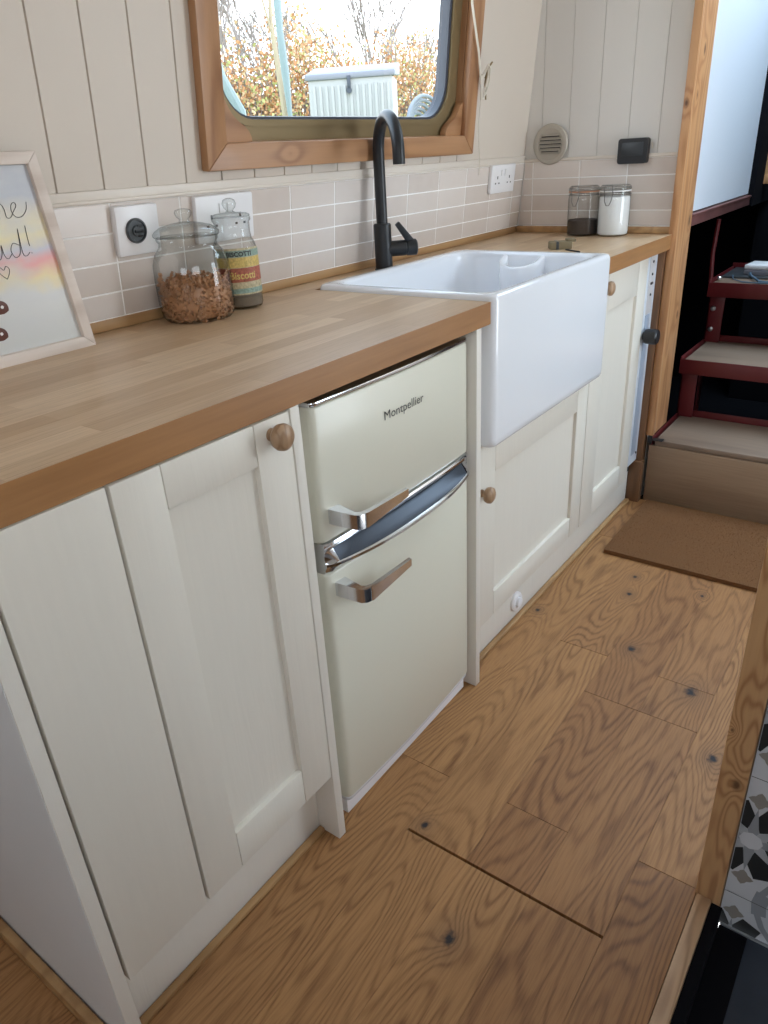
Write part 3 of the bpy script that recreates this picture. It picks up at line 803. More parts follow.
# weir overflow on the far end wall of the bowl
b = B(); n = 22; cy = 0.222; W_ = 0.062; Dp = 0.070; x0 = SX1-0.024; TH = 0.019
def wv(k, dw, dd, dz):
    a = -PI/2 + PI*k/n; ca = max(0.0, math.cos(a))
    return (x0 - (Dp+dd)*ca**0.9, cy + (W_+dw)*math.sin(a), SZ1 - 0.005 - 0.024*ca**0.7 + dz)
L = []
for dw, dd, dz in ((-0.004, -0.020, -0.16), (0.0, 0.0, -0.03), (0.0, 0.0, -0.006), (-0.002, -0.003, -0.001), (-0.006, -0.007, 0.0), (-TH+0.003, -TH+0.003, -0.001), (-TH, -TH, -0.006), (-TH-0.004, -TH-0.02, -0.11)):
    L.append([wv(k, dw, dd, dz) for k in range(n+1)])
b.skin(L, False)
b.done('overflow_weir', M['ceramic'], sk, angle=60)
b = B(); b.lathe([(0.045, 0.0), (0.042, 0.003), (0.030, 0.001), (0.012, 0.0005)], (0.62, 0.21, SZ0+0.0405), (0, 0, 1), 28)
b.done('waste', M['chrome'], sk)

# ================================================================== TAP
tp = thing('mixer_tap', 'matt black swan-neck mixer tap behind the white sink', 'tap', (0.612, 0.462, H))
tx, ty = 0.621, 0.4635
b = B(); b.lathe([(0.0235, 0.0), (0.0235, 0.002), (0.0215, 0.004), (0.0215, 0.105), (0.0195, 0.108), (0.0125, 0.1085)], (tx, ty, H), (0, 0, 1), 32)
b.done('body', M['black'], tp)
sd = Vector((-0.095, -0.128, 0)).normalized(); R_ = 0.075
path = [Vector((tx, ty, H+0.10)), Vector((tx, ty, 1.0)), Vector((tx, ty, 1.08)), Vector((tx, ty, 1.135))]
for k in range(1, 19):
    a = PI*k/18*1.0
    path.append(Vector((tx, ty, 1.138)) + sd*(R_*(1-math.cos(a))) + Vector((0, 0, R_*math.sin(a))))
path.append(path[-1] + Vector((0, 0, -0.022)))
b = B(); b.tube(path, 0.0137, 20)
b.done('swan_neck', M['black'], tp, angle=60)
hd = Vector((0.72, -0.69, 0)).normalized(); c0 = Vector((tx, ty, H+0.048))
b = B(); b.lathe([(0.0185, 0.012), (0.0185, 0.055), (0.0175, 0.057), (0.0175, 0.059), (0.0195, 0.060), (0.0195, 0.082), (0.017, 0.085)], c0, hd, 28)
valve = b.done('valve', M['black'], tp)
b = B(); side = Vector((0, 0, 1)).cross(hd); e0 = c0 + hd*0.071 + Vector((0, 0, 0.012)); ld = (Vector((-0.62, 0.25, 0.0)) + Vector((0, 0, 0.80))).normalized()
e1 = e0 + ld*0.062; wv = ld.cross(side).normalized()
cs = []
for p, w_, t_ in ((e0, 0.009, 0.009), (e1, 0.007, 0.006)):
    cs += [p - side*w_ - wv*t_, p + side*w_ - wv*t_, p + side*w_ + wv*t_, p - side*w_ + wv*t_]
b.hexa(cs, 0.002)
b.done('lever', M['black'], valve)

# ================================================================== JARS
def shell(b, prof, c, seg=48): b.lathe(prof, c, (0, 0, 1), seg, True, False)
JC = (0.003, 0.449, H)
jar = thing('glass_jar', 'large round glass jar half full of brown pasta twists', 'jar', JC)
b = B(); shell(b, [(0.05, 0.0), (0.060, 0.001), (0.066, 0.008), (0.0695, 0.03), (0.070, 0.075), (0.0685, 0.100), (0.062, 0.118), (0.053, 0.129), (0.0515, 0.136), (0.055, 0.140), (0.0555, 0.145), (0.052, 0.147)], JC)
b.done('glass_body', M['glass'], jar, angle=60)
b = B(); b.lathe([(0.0575, 0.146), (0.0595, 0.148), (0.0595, 0.152), (0.056, 0.156), (0.045, 0.163), (0.025, 0.168), (0.010, 0.170), (0.0085, 0.174), (0.0135, 0.179), (0.0155, 0.185), (0.0135, 0.190), (0.005, 0.192)], JC, (0, 0, 1), 48)
b.done('glass_lid', M['glass'], jar, angle=60)
# pasta twists
def pasta():
    b = B(); rnd = random.Random(5)
    b.lathe([(0.048, 0.004), (0.056, 0.010), (0.060, 0.03), (0.060, 0.060), (0.045, 0.066)], JC, (0, 0, 1), 32)
    for k in range(430):
        a = rnd.uniform(0, 2*PI); h = rnd.uniform(0.006, 0.080)
        rmax = 0.0655 if h > .012 else 0.058
        r = rmax*math.sqrt(rnd.uniform(0.70, 0.93)) if h < 0.066 else rmax*math.sqrt(rnd.random())*0.95
        c = Vector((JC[0]+r*math.cos(a), JC[1]+r*math.sin(a), JC[2]+h - (0.0 if h < .07 else rnd.random()*.008)))
        d = Vector((rnd.gauss(0, 1), rnd.gauss(0, 1), rnd.gauss(0, 0.6))).normalized()
        rad = Vector((math.cos(a), math.sin(a), 0)); d = (d - rad*d.dot(rad)*0.8).normalized()
        u = d.orthogonal().normalized(); w = d.cross(u); L = rnd.uniform(0.009, 0.014); ph = rnd.random()*6; n = 8
        rows = []
        for i in range(n+1):
            t = i/n; an = ph + t*7.5; p = c + d*(t-0.5)*2*L; e = (u*math.cos(an) + w*math.sin(an))*0.0038
            rows.append([p-e, p+e])
        for q0, q1 in zip(rows, rows[1:]):
            b.poly([q0[0], q0[1], q1[1], q1[0]])
    o = b.done('pasta_twists', M['pasta'], angle=80)
    tag(o, 'brown pasta twists filling the large glass jar', 'pasta', kind='stuff')
pasta()

BC = (0.118, 0.452, H)
bot = thing('glass_bottle_jar', 'tall glass storage bottle with a colourful paper label and ball stopper', 'jar', BC)
b = B(); shell(b, [(0.034, 0.0), (0.040, 0.002), (0.0425, 0.008), (0.0425, 0.108), (0.040, 0.120), (0.035, 0.130), (0.0335, 0.140), (0.034, 0.158), (0.037, 0.162), (0.037, 0.167)], BC, 40)
b.done('glass_body', M['glass'], bot, angle=60)
b = B(); b.lathe([(0.036, 0.1675), (0.0365, 0.171), (0.030, 0.174), (0.010, 0.176), (0.006, 0.179), (0.011, 0.184), (0.0135, 0.191), (0.011, 0.198), (0.004, 0.201)], BC, (0, 0, 1), 32)
b.done('glass_stopper', M['glass'], bot, angle=60)
def curved_band(b, a0, a1, z0, z1, r, mi, n=24):
    b.mi = mi
    rows = [[(BC[0]+r*math.cos(a0+(a1-a0)*i/n), BC[1]+r*math.sin(a0+(a1-a0)*i/n), z) for i in range(n+1)] for z in (z0, z1)]
    vs = [b._v(x) for x in rows]
    for i in range(n):
        f = b.bm.faces.new((vs[0][i], vs[0][i+1], vs[1][i+1], vs[1][i])); f.material_index = mi
b = B(); A0, A1 = math.radians(168), math.radians(322)
curved_band(b, A0, A1, 0.906, 0.992, 0.0431, 0)
curved_band(b, A0, A1, 0.976, 0.988, 0.0433, 3)
curved_band(b, A0, A1, 0.957, 0.975, 0.0433, 2)
curved_band(b, A0, A1, 0.930, 0.956, 0.0433, 1)
curved_band(b, A0, A1, 0.909, 0.918, 0.0433, 3)
lab = b.done('paper_label', [M['label_cream'], M['label_red'], M['label_yellow'], M['label_green']], bot, label='red, yellow and teal paper label')
def lab_text(txt, size, zc, mid, mat, width):
    b = B()
    def fn(u, v):
        a = math.radians(mid) + (u-width/2)/0.0436
        return (BC[0]+0.0436*math.cos(a), BC[1]+0.0436*math.sin(a), zc+v)
    add_text(b, txt, size, fn, width=width, bold=0.0004)
    b.done('label_lettering', mat, lab, smooth=False)
lab_text('BISCOTTI', 0.0115, 0.9775, 236, M['ink'], 0.050)
lab_text('Biscotti', 0.019, 0.936, 240, M['label_yellow'], 0.052)
b = B(); b.lathe([(0.034, 0.003), (0.040, 0.006), (0.041, 0.012), (0.041, 0.022), (0.036, 0.025)], BC, (0, 0, 1), 32)
tag(b.done('seeds', M['seeds']), 'mottled seeds at the bottom of the labelled bottle', 'seeds', kind='stuff')

def clip_jar(x, y, label, seal, angle, hbody=0.128):
    c = (x, y, H)
    t = thing('clip_top_jar', label, 'jar', c, None)
    b = B(); b.lathe([(0.040, 0), (0.044, 0.002), (0.046, 0.008), (0.046, 0.104), (0.045, 0.112), (0.0435, 0.118), (0.0435, 0.124)], c, (0, 0, 1), 40, True, False)
    b.done('glass_body', M['glass'], t, angle=60)
    b = B(); b.lathe([(0.0435, 0.1245), (0.0458, 0.1245), (0.0458, 0.1275), (0.0435, 0.1275)], c, (0, 0, 1), 32); b.done('rubber_seal', seal, t)
    b = B(); b.lathe([(0.045, 0.128), (0.046, 0.131), (0.045, 0.137), (0.040, 0.142), (0.037, 0.140), (0.01, 0.141)], c, (0, 0, 1), 32); b.done('glass_lid', M['glass'], t, angle=60)
    b = B()
    ringp = [(x+0.0462*math.cos(2*PI*k/32), y+0.0462*math.sin(2*PI*k/32), H+0.117) for k in range(33)]
    b.tube(ringp, 0.0012, 6, False)
    ringp = [(x+0.0468*math.cos(2*PI*k/32), y+0.0468*math.sin(2*PI*k/32), H+0.134) for k in range(33)]
    b.tube(ringp, 0.0010, 6, False)
    ca, sa = math.cos(angle), math.sin(angle)
    def q(r, s, z): return (x + r*ca - s*sa, y + r*sa + s*ca, H+z)
    b.tube([q(.049, -.012, .117), q(.055, -.013, .134), q(.053, -.010, .143), q(.053, .010, .143), q(.055, .013, .134), q(.049, .012, .117)], 0.0013, 6)
    b.tube([q(.050, -.012, .118), q(.054, -.010, .100), q(.054, -.004, .088), q(.054, .004, .088), q(.054, .010, .100), q(.050, .012, .118)], 0.0013, 6)
    b.done('wire_clip', M['wire'], t)
    return c
c1 = clip_jar(1.400, 0.264, 'small clip-top glass jar with orange seal, part filled with dark coffee', M['rust'], math.radians(172))
c2 = clip_jar(1.404, 0.168, 'small clip-top glass jar beside the thermostat, full of white sugar', M['socket'], math.radians(178))
b = B(); b.lathe([(0.038, 0.003), (0.0435, 0.006), (0.0445, 0.012), (0.0445, 0.046), (0.03, 0.048)], c1, (0, 0, 1), 32)
tag(b.done('ground_coffee', M['coffee']), 'dark ground coffee in the small jar with orange seal', 'coffee', kind='stuff')
b = B(); b.lathe([(0.038, 0.003), (0.0430, 0.006), (0.0447, 0.012), (0.0447, 0.102), (0.0435, 0.110), (0.03, 0.112)], c2, (0, 0, 1), 32)
tag(b.done('white_sugar', M['sugar']), 'white sugar filling the second small clip-top jar', 'sugar', kind='stuff')

# small olive block behind the sink
t = thing('wooden_block', 'small olive-brown block with a dark band on the worktop beyond the sink', 'block', (1.06, 0.18, H))
b = B(); a = Vector((0.55, -0.83, 0)).normalized(); s_ = Vector((0.83, 0.55, 0)).normalized()
def obox(b, c, a, s_, l, w, z0, z1, bv):
    cs = []
    for z in (z0, z1):
        for (i, j) in ((-1, -1), (1, -1), (1, 1), (-1, 1)): cs.append(Vector(c) + a*(l*i) + s_*(w*j) + Vector((0, 0, z)))
    b.hexa(cs, bv)
BC2 = (1.075, 0.193, 0)
obox(b, BC2, a, s_, 0.030, 0.020, H, H+0.020, 0.003); obox(b, (1.09, 0.17, 0), a, s_, 0.012, 0.016, H+.018, H+0.026, 0.002)
b.done('body', M['olive'], t)
b = B(); obox(b, (BC2[0]-a.x*0.010, BC2[1]-a.y*0.010, 0), a, s_, 0.004, 0.0206, H, H+0.0206, 0.001)
b.done('band', M['greyplastic'], t)
b = B(); b.tube([(1.050, 0.165, H+.002), (1.030, 0.140, H+.002), (1.012, 0.110, H+.002)], 0.002, 8)
tag(b.done('black_skewer', M['blackplastic']), 'thin black rod lying on the worktop beyond the sink', 'rod')

# ================================================================== SOCKETS, VENT, THERMOSTAT
t = thing('dial_switch', 'square white wall plate with a round black dial left of the pasta jar', 'switch', WL(-0.064, 1.0, 0.01))
b = B(); b.wbox(-0.109, -0.019, 1.001, 1.083, 0.006, 0.019, 0.003); b.done('plate', M['socket'], t)
nrm = (WL(0, 1, 1) - WL(0, 1, 0)).normalized()
b = B(); b.lathe([(0.021, 0.0), (0.021, 0.004), (0.0195, 0.006), (0.0175, 0.006), (0.0165, 0.003), (0.010, 0.003), (0.009, 0.006), (0.002, 0.006)], WL(-0.071, 1.042, 0.019), nrm, 32); dd = b.done('dial', M['greyplastic'], t)
b = B(); b.wbox(-0.077, -0.061, 1.039, 1.045, 0.0215, 0.027, 0.001); b.wbox(-0.071, -0.060, 1.032, 1.036, 0.0215, 0.026, 0.001); b.wbox(-0.071, -0.060, 1.048, 1.052, 0.0215, 0.026, 0.001)
b.done('dial_grip', M['blackplastic'], dd)
def double_socket(u0, u1, z0, z1, label, bold):
    t = thing('double_socket', label, 'socket', WL((u0+u1)/2, z0, 0.01), 'white sockets on the side tiles')
    b = B(); b.wbox(u0, u1, z0, z1, 0.006, 0.018, 0.003); b.done('plate', M['socket'], t)
    w = u1-u0
    for k in (0.25, 0.75):
        b = B(); uc = u0+w*k; zc = z0+(z1-z0)*0.38
        b.wbox(uc-0.0025, uc+0.0025, zc+0.010, zc+0.018, 0.017, 0.0183)
        b.wbox(uc-0.014, uc-0.008, zc-0.004, zc, 0.017, 0.0183); b.wbox(uc+0.008, uc+0.014, zc-0.004, zc, 0.017, 0.0183)
        b.done('pin_holes', M['ink'], t)
    for k in (0.43, 0.57):
        b = B(); uc = u0+w*k; zc = z0+(z1-z0)*0.72
        b.wbox(uc-0.007, uc+0.007, zc-0.009, zc+0.009, 0.017, 0.0205, 0.0015); b.done('rocker', M['socket'], t)
double_socket(0.070, 0.220, 1.001, 1.086, 'white double socket behind the labelled storage bottle', True)
double_socket(1.232, 1.386, 1.012, 1.092, 'white double socket near the corner below the blind cord', False)

t = thing('round_vent', 'round stone-coloured ventilator with slats on the end wall', 'vent', (XE, 0.41, 1.08))
b = B(); b.lathe([(0.058, 0.008), (0.058, 0.012), (0.055, 0.015), (0.045, 0.016), (0.040, 0.014), (0.005, 0.014)], (XE, 0.410, 1.138), (-1, 0, 0), 40); b.done('disc', M['vent'], t)
b = B()
for k in range(6):
    zz = 1.138 - 0.026 + k*0.0104; hw = math.sqrt(max(0.0, 0.039**2-(zz-1.138)**2))
    b.hexa([(XE-.0135, .410-hw, zz-.001), (XE-.019, .410-hw, zz-.003), (XE-.019, .410+hw, zz-.003), (XE-.0135, .410+hw, zz-.001), (XE-.0135, .410-hw, zz+.004), (XE-.0185, .410-hw, zz-.001), (XE-.0185, .410+hw, zz-.001), (XE-.0135, .410+hw, zz+.004)])
b.done('slats', M['vent'], t)
b = B()
for k in range(5):
    zz = 1.138 - 0.0215 + k*0.0104; hw = math.sqrt(max(0.0, 0.036**2-(zz-1.138)**2))
    b.box(XE-.0146, XE-.0138, .410-hw, .410+hw, zz, zz+.003)
b.done('slots', M['dark'], t)
t = thing('thermostat', 'black wall thermostat with a dark screen on the end wall tiles', 'thermostat', (XE, 0.143, 1.07))
b = B(); b.prism([(XE-0.004, y, z) for y, z in rrect(0.099, 0.187, 1.073, 1.141, 0.008, 5)], (-0.022, 0, 0), 0.002); b.done('case', M['blackplastic'], t)
b = B(); b.ebox(0.112, 0.176, 1.094, 1.130, 0.0255, 0.0268, 0.0005); b.done('screen', M['screen'], t)
b = B(); b.tube([(XE-.004, 0.096, 1.128), (XE-.006, 0.091, 1.120), (XE-.004, .093, 1.112)], 0.0015, 6); b.done('wire', M['cord'], t)

# ================================================================== PICTURE
def build_picture():
    t = thing('framed_picture', 'framed watercolour print with handwriting and a heart leaning against the side tiles', 'picture', (-0.33, 0.47, H))
    # frame plane: bottom at y=.462, leaning back to the wall at the top
    x1, x0 = -0.226, -0.488; zb = H+0.0008; h = 0.292; yb = 0.458; lean = 0.082; sk = -0.013
    def F(u, v, n):
        # u 0..1 left-right in metres from x0, v metres up, n outwards
        k = math.sqrt(1+lean*lean)
        return Vector((x0+u + sk*v/h, yb + v*lean - n/k, zb + v*1.0 - n*lean/k + n*0.0))
    Wd = x1-x0; bw = 0.017; th = 0.014
    def bar(c):
        b = B(); b.hexa([F(u, v, 0) for u, v in c]+[F(u, v, th) for u, v in c], 0.0012); return b
    for nm, c in (('bottom', [(0, 0), (Wd, 0), (Wd-bw, bw), (bw, bw)]), ('right', [(Wd, 0), (Wd, h), (Wd-bw, h-bw), (Wd-bw, bw)]), ('top', [(Wd, h), (0, h), (bw, h-bw), (Wd-bw, h-bw)]), ('left', [(0, h), (0, 0), (bw, bw), (bw, h-bw)])):
        bar(c).done('frame_bar', M['whitewood'], t)
    b = B(); b.hexa([F(u, v, 0.002) for u, v in ((bw-.002, bw-.002), (Wd-bw+.002, bw-.002), (Wd-bw+.002, h-bw+.002), (bw-.002, h-bw+.002))]+[F(u, v, 0.006) for u, v in ((bw-.002, bw-.002), (Wd-bw+.002, bw-.002), (Wd-bw+.002, h-bw+.002), (bw-.002, h-bw+.002))])
    pr = b.done('print', M['print'], t, smooth=False)
    b = B(); b.hexa([F(u, v, -0.003) for u, v in ((0.004, .004), (Wd-.004, .004), (Wd-.004, h-.004), (.004, h-.004))]+[F(u, v, 0.0) for u, v in ((0.004, .004), (Wd-.004, .004), (Wd-.004, h-.004), (.004, h-.004))])
    b.done('backing', M['brown'], t)
    # handwriting as pen strokes.  units: millimetres from the right inner edge, height
    def pen(strokes, ox, oz, s, w=0.0009):
        b = B()
        for st in strokes:
            P = []
            for i in range(len(st)-1):
                p0 = st[max(i-1, 0)]; p1 = st[i]; p2 = st[i+1]; p3 = st[min(i+2, len(st)-1)]
                for k in range(5):
                    tt = k/5
                    P.append(tuple(0.5*((2*p1[j]) + (-p0[j]+p2[j])*tt + (2*p0[j]-5*p1[j]+4*p2[j]-p3[j])*tt*tt + (-p0[j]+3*p1[j]-3*p2[j]+p3[j])*tt**3) for j in (0, 1)))
            P.append(st[-1])
            b.tube([F(ox + p[0]*s, oz + p[1]*s, 0.0066) for p in P], w/2, 5)
        b.done('handwriting', M['ink'], pr)
    # "me" with its lead-in, then "aid!", then a heart
    pen([[(-7, .4), (-6.2, 2.4), (-5.2, 3), (-4.6, 2), (-5, .4), (-6, 0), (-6.6, .8), (-6.2, 2.4), (-4.2, 2.6), (-3, 2.6)],
         [(-3, 3), (-2.6, 1.5), (-2.6, 0), (-2.2, 2), (-1.5, 3), (-1.1, 2), (-1.2, 0), (-.8, 2), (0, 3), (.5, 2), (.5, .3), (1.4, .2), (2.4, 1.3), (3.4, 2.4), (3.2, 3.1), (2.4, 2.7), (2.0, 1.4), (2.6, .2), (4, .2), (5.4, 1.4), (6.0, 3.0)]], Wd-0.077, 0.203, 0.0068)
    pen([[(-3.2, 2.6), (-4.4, 3), (-5.4, 1.6), (-4.8, .1), (-3.6, .6), (-3, 2.8), (-3.0, .8), (-2.4, .1), (-1.6, 1.2), (-1.2, 2.8), (-1.2, .8), (-.6, .1), (.4, .9)],
         [(-1.1, 4.1), (-1.0, 4.3)],
         [(2.6, 2.4), (1.4, 2.9), (.5, 1.6), (.9, .2), (2.0, .5), (2.7, 2.2), (3.4, 5.6), (2.9, 2.0), (2.9, .4), (3.6, .2), (4.4, .8)],
         [(5.2, 6), (4.9, 3.6), (4.8, 2)], [(4.8, .7), (4.75, .5)]], Wd-0.088, 0.148, 0.0072)
    pen([[(0, 0), (-1.1, 1.2), (-1.5, 2.2), (-.9, 2.9), (-.1, 2.1), (.7, 2.9), (1.3, 2.2), (.9, 1.1), (0, 0)]], Wd-0.105, 0.121, 0.0062, 0.0009)
    for (u, v) in ((Wd-0.131, 0.081), (Wd-0.146, 0.044), (Wd-0.185, 0.060)):
        b = B(); c = F(u, v, 0.006); nn = (F(u, v, 1)-F(u, v, 0)).normalized()
        b.lathe([(0.0125, 0), (0.0125, 0.0006), (0.008, 0.0012)], c, nn, 24); dsc = b.done('painted_dot', M['chocolate'], pr)
        b = B(); b.lathe([(0.0028, 0.0), (0.002, 0.001)], F(u+.003, v+.003, 0.0073), nn, 12); b.done('highlight', M['whitepaint'], pr)
build_picture()

# ================================================================== POST, MAT, STEPS
b = B(); b.box(1.4475, 1.602, -0.010, 0.0115, 0.24, 1.98, 0.002); b.box(1.4475, 1.466, -0.0118, -0.009, 0.24, 1.98, 0.001)
tag(b.done('pine_post', M['post']), 'tall pale pine post at the end of the worktop beside the steps', 'post')
b = B(); b.prism([(x, y, 0.0005) for x, y in rrect(1.022, 1.43, -0.62, -0.022, 0.004, 3)], (0, 0, 0.013), 0.002)
rnd = random.Random(2)
for k in range(2600):
    x = rnd.uniform(1.024, 1.428); y = rnd.uniform(-0.618, -0.024); s = 0.0016; a = rnd.random()*6
    dx, dy = math.cos(a)*s, math.sin(a)*s
    b.poly([(x-dx, y-dy, .012), (x+dx, y+dy, .012), (x+rnd.uniform(-.003, .003), y+rnd.uniform(-.003, .003), 0.0165)])
tag(b.done('doormat', M['coir'], smooth=False), 'brown coir doormat on the floor at the foot of the steps', 'doormat')

st = thing('boarding_steps', 'dark red steel steps with wooden treads above a plywood bottom step', 'steps', (1.8, -0.38, 0))
b = B(); b.box(1.4525, 1.466, -0.78, -0.002, 0.0, 0.204, 0.001); b.done('riser_board', M['ply'], st, label='worn plywood riser')
YS0, YS1 = -0.78, -0.006
treads = [(1.458, 1.76, 0.205, 0.224), (1.702, 2.02, 0.428, 0.441), (1.952, 2.30, 0.648, 0.661)]
for i, (x0, x1, z0, z1) in enumerate(treads):
    b = B(); b.box(x0, x1-0.008, YS0+0.008, YS1-0.012, z0, z1, 0.002); b.done('tread', M['tread'], st, label='worn wooden tread board')
b = B()
for i, (x0, x1, z0, z1) in enumerate(treads):
    if i: b.box(x0-0.006, x0-0.001, YS0, YS1, z0-0.036, z1+0.002, 0.001)     # front angle
    b.box(x0-0.004, x1, YS1-0.005, YS1, z0-(0.03 if i else 0.0), z1+0.010, 0.001)       # side angle
    b.box(x0, x1, YS0, YS0+.005, z0-0.02, z1+0.010, 0.001)
    b.box(x1-0.006, x1, YS0, YS1, z0, z1+0.022, 0.001)                          # back angle
for (xa, za, zb2) in ((1.735, 0.225, 0.43), (1.985, 0.441, 0.650)):
    b.box(xa, xa+0.006, YS1-0.055, YS1, za, zb2, 0.001); b.box(xa, xa+0.04, YS1-0.006, YS1, za, zb2, 0.001)
    b.box(xa, xa+0.006, YS0, YS0+0.055, za, zb2, 0.001)
b.tube([(1.972, -0.006, 0.66), (1.972, 0.0, 0.76), (1.968, -0.006, 0.872)], 0.0075, 10)
b.box(2.0, 2.03, -0.015, -0.005, 0.0, 0.65); b.box(1.62, 1.63, 0.10, 0.12, 0.2, .87)
b.done('steel_frame', M['red'], st, label='dark red angle-iron frame')
for (x, y, z) in ((1.984, -0.026, 0.565), (1.984, -0.026, 0.49), (1.757, -0.03, 0.236), (2.0, -0.028, 0.668)):
    b = B(); b.lathe([(0.009, 0), (0.009, 0.005), (0.006, 0.008), (0.001, 0.009)], (x, y, z), (-1, 0, 0) if z < 0.6 and z > .3 else (0, 0, 1), 12); b.done('bolt', M['satin'], st)
b = B(); b.box(1.447, 1.456, -0.0105, 0.004, 0.213, 0.2385, 0.001); b.box(1.447, 1.470, -0.045, -0.006, 0.2245, 0.228, 0.0005); b.done('corner_bracket', M['blackplastic'], st)

b = B(); b.box(2.06, 2.29, -0.55, -0.02, 0.6615, 0.668, 0.002)
tag(b.done('rubber_mat', M['greyplastic']), 'dark rubber mat lying on the top red step', 'mat')
t = thing('grey_case', 'pale grey case with white lid on the top red step', 'case', (2.1, -0.15, 0.67))
b = B(); cs = [(2.105, -0.085, .668), (2.09, -0.30, .668), (2.20, -0.31, .668), (2.215, -0.095, .668)]
b.hexa(cs + [(x, y, 0.688) for x, y, z in cs], 0.003); b.done('base', M['shedlid'], t)
b = B(); b.hexa([(x, y, 0.6885) for x, y, z in cs] + [(x, y, 0.704) for x, y, z in cs], 0.004); b.done('lid', M['socket'], t)
b = B(); b.tube([(2.10, -0.11, 0.676), (2.075, -0.115, 0.674), (2.03, -0.135, 0.672), (1.985, -0.165, 0.666), (1.975, -0.21, 0.665), (1.99, -0.30, 0.665)], 0.0045, 10)
b.tube([(2.06, -0.06, 0.672), (2.02, -0.07, 0.666), (1.975, -0.11, 0.6642), (1.965, -0.17, 0.6642), (1.97, -0.24, 0.6642)], 0.0022, 8)
tag(b.done('cable', M['cable']), 'blue-grey cable trailing over the top red step', 'cable')

# ================================================================== STOVE CORNER (bottom right)
b = B(); b.box(0.010, 0.055, -0.606, -0.5665, -0.05, 1.98, 0.0015)
tag(b.done('pine_upright', M['post2']), 'knotty pine upright beside the patterned tiles', 'post')
b = B(); b.box(-1.6, 0.0095, -0.5935, -0.5695, -0.05, 0.003, 0.0015)
tag(b.done('pine_edging_strip', M['strip']), 'pale pine strip edging the floor beside the slate hearth', 'edging')
b = B(); b.box(-1.6, 0.0145, -1.42, -0.6115, -0.075, -0.048, 0.003)
tag(b.done('slate_hearth', M['slate']), 'dark slate hearth slab below the patterned tiles', 'hearth')
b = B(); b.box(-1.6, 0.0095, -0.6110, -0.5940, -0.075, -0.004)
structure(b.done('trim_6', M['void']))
def patterned():
    b = B(); X = 0.0180; S = 0.2525; zc0 = 0.1585; yc0 = -0.627
    b.mi = 0; b.box(X, 0.055, -1.40, -0.6075, -0.048, 0.96); b.mi = 2; b.box(0.0120, X-0.0025, -1.40, -0.612, -0.0478, -0.0440)
    def P(y, z, k=1): return (X - 0.0004*k, y, z)
    def clipped(pts, mi, k):
        # clip polygon to the tiled panel (y <= -0.6085, z >= -0.047, z <= .958)
        for ax, lim, sgn in ((0, -0.6085, 1), (0, -1.399, -1), (1, -0.047, -1), (1, 0.958, 1)):
            out = []
            for i in range(len(pts)):
                p, q = pts[i], pts[(i+1) % len(pts)]
                ip = (p[ax]-lim)*sgn <= 0; iq = (q[ax]-lim)*sgn <= 0
                if ip: out.append(p)
                if ip != iq:
                    t = (lim-p[ax])/(q[ax]-p[ax]); out.append((p[0]+(q[0]-p[0])*t, p[1]+(q[1]-p[1])*t))
            pts = out
            if len(pts) < 3: return
        b.poly([P(y, z, k) for y, z in pts], mi)
    for i in range(-1, 4):
        for j in range(-1, 4):
            cy, cz = yc0 - i*S, zc0 + j*S
            pt = lambda r, an: (cy + r*math.cos(an), cz + r*math.sin(an))
            for k in range(8):
                a = k*PI/4 + PI/8
                clipped([pt(0.022, a), pt(0.050, a-0.37), pt(0.079, a-0.20), pt(0.079, a+0.20), pt(0.050, a+0.37)], 1, 1)
            for k in range(8):
                a2 = k*PI/4
                clipped([pt(0.0, 0), pt(0.021, a2-PI/8), pt(0.060 if k % 2 else 0.068, a2), pt(0.021, a2+PI/8)], 4 if k % 2 else 2, 2 + k % 2)
            clipped([pt(0.017, t*PI/4) for t in range(8)], 0, 4)
            for (dy, dz) in ((0, 0.083), (0, -0.083), (0.083, 0), (-0.083, 0)):
                dia = []
                for q in range(16):
                    an = q*PI/8; r = 0.0165*(0.62+0.38*abs(math.cos(2*an))**2.5)
                    dia.append((cy+dy+r*math.cos(an), cz+dz+r*math.sin(an)))
                clipped(dia, 3, 1)
            # grey interlaced bands round the corners
            for (sy, sz) in ((1, 1), (1, -1), (-1, 1), (-1, -1)):
                ky, kz = cy + sy*S/2, cz + sz*S/2
                for q in range(6):
                    a0, a1 = q*PI/12, (q+1)*PI/12+0.002
                    arc = lambda r, an: (ky - sy*r*math.cos(an), kz - sz*r*math.sin(an))
                    clipped([arc(0.092, a0), arc(0.102, a0), arc(0.102, a1), arc(0.092, a1)], 2, 1)
                    if q in (0, 5):
                        clipped([arc(0.084, a0), arc(0.106, a0), arc(0.106, a1), arc(0.084, a1)], 2, 2)
                clipped([(ky - sy*0.052, kz), (ky, kz - sz*0.052), (ky, kz)], 1, 1)
                clipped([(ky - sy*0.020, kz), (ky, kz - sz*0.020), (ky, kz)], 0, 2)
            # joints
            clipped([(cy-S/2, cz+S/2-.0006), (cy+S/2, cz+S/2-.0006), (cy+S/2, cz+S/2+.0006), (cy-S/2, cz+S/2+.0006)], 5, 5)
            clipped([(cy-S/2-.0006, cz-S/2), (cy-S/2+.0006, cz-S/2), (cy-S/2+.0006, cz+S/2), (cy-S/2-.0006, cz+S/2)], 5, 5)
    o = b.done('patterned_tile_panel', [M['pale_tile'], M['dark_tile'], M['mid_tile'], M['warm_tile'], M['light_tile'], M['greyplastic']], smooth=False)
    tag(o, 'black, white and grey star-patterned tile panel above the slate hearth', 'tile panel')
patterned()

b = B(); b.box(-1.6, 0.0095, -0.655, -0.6115, -0.0478, -0.0455)  # flat black strip filling the black band between pine edging and slate
tag(b.done('black_band_strip', M['void']), 'black strip along the slate hearth beside the pine edging', 'edging')
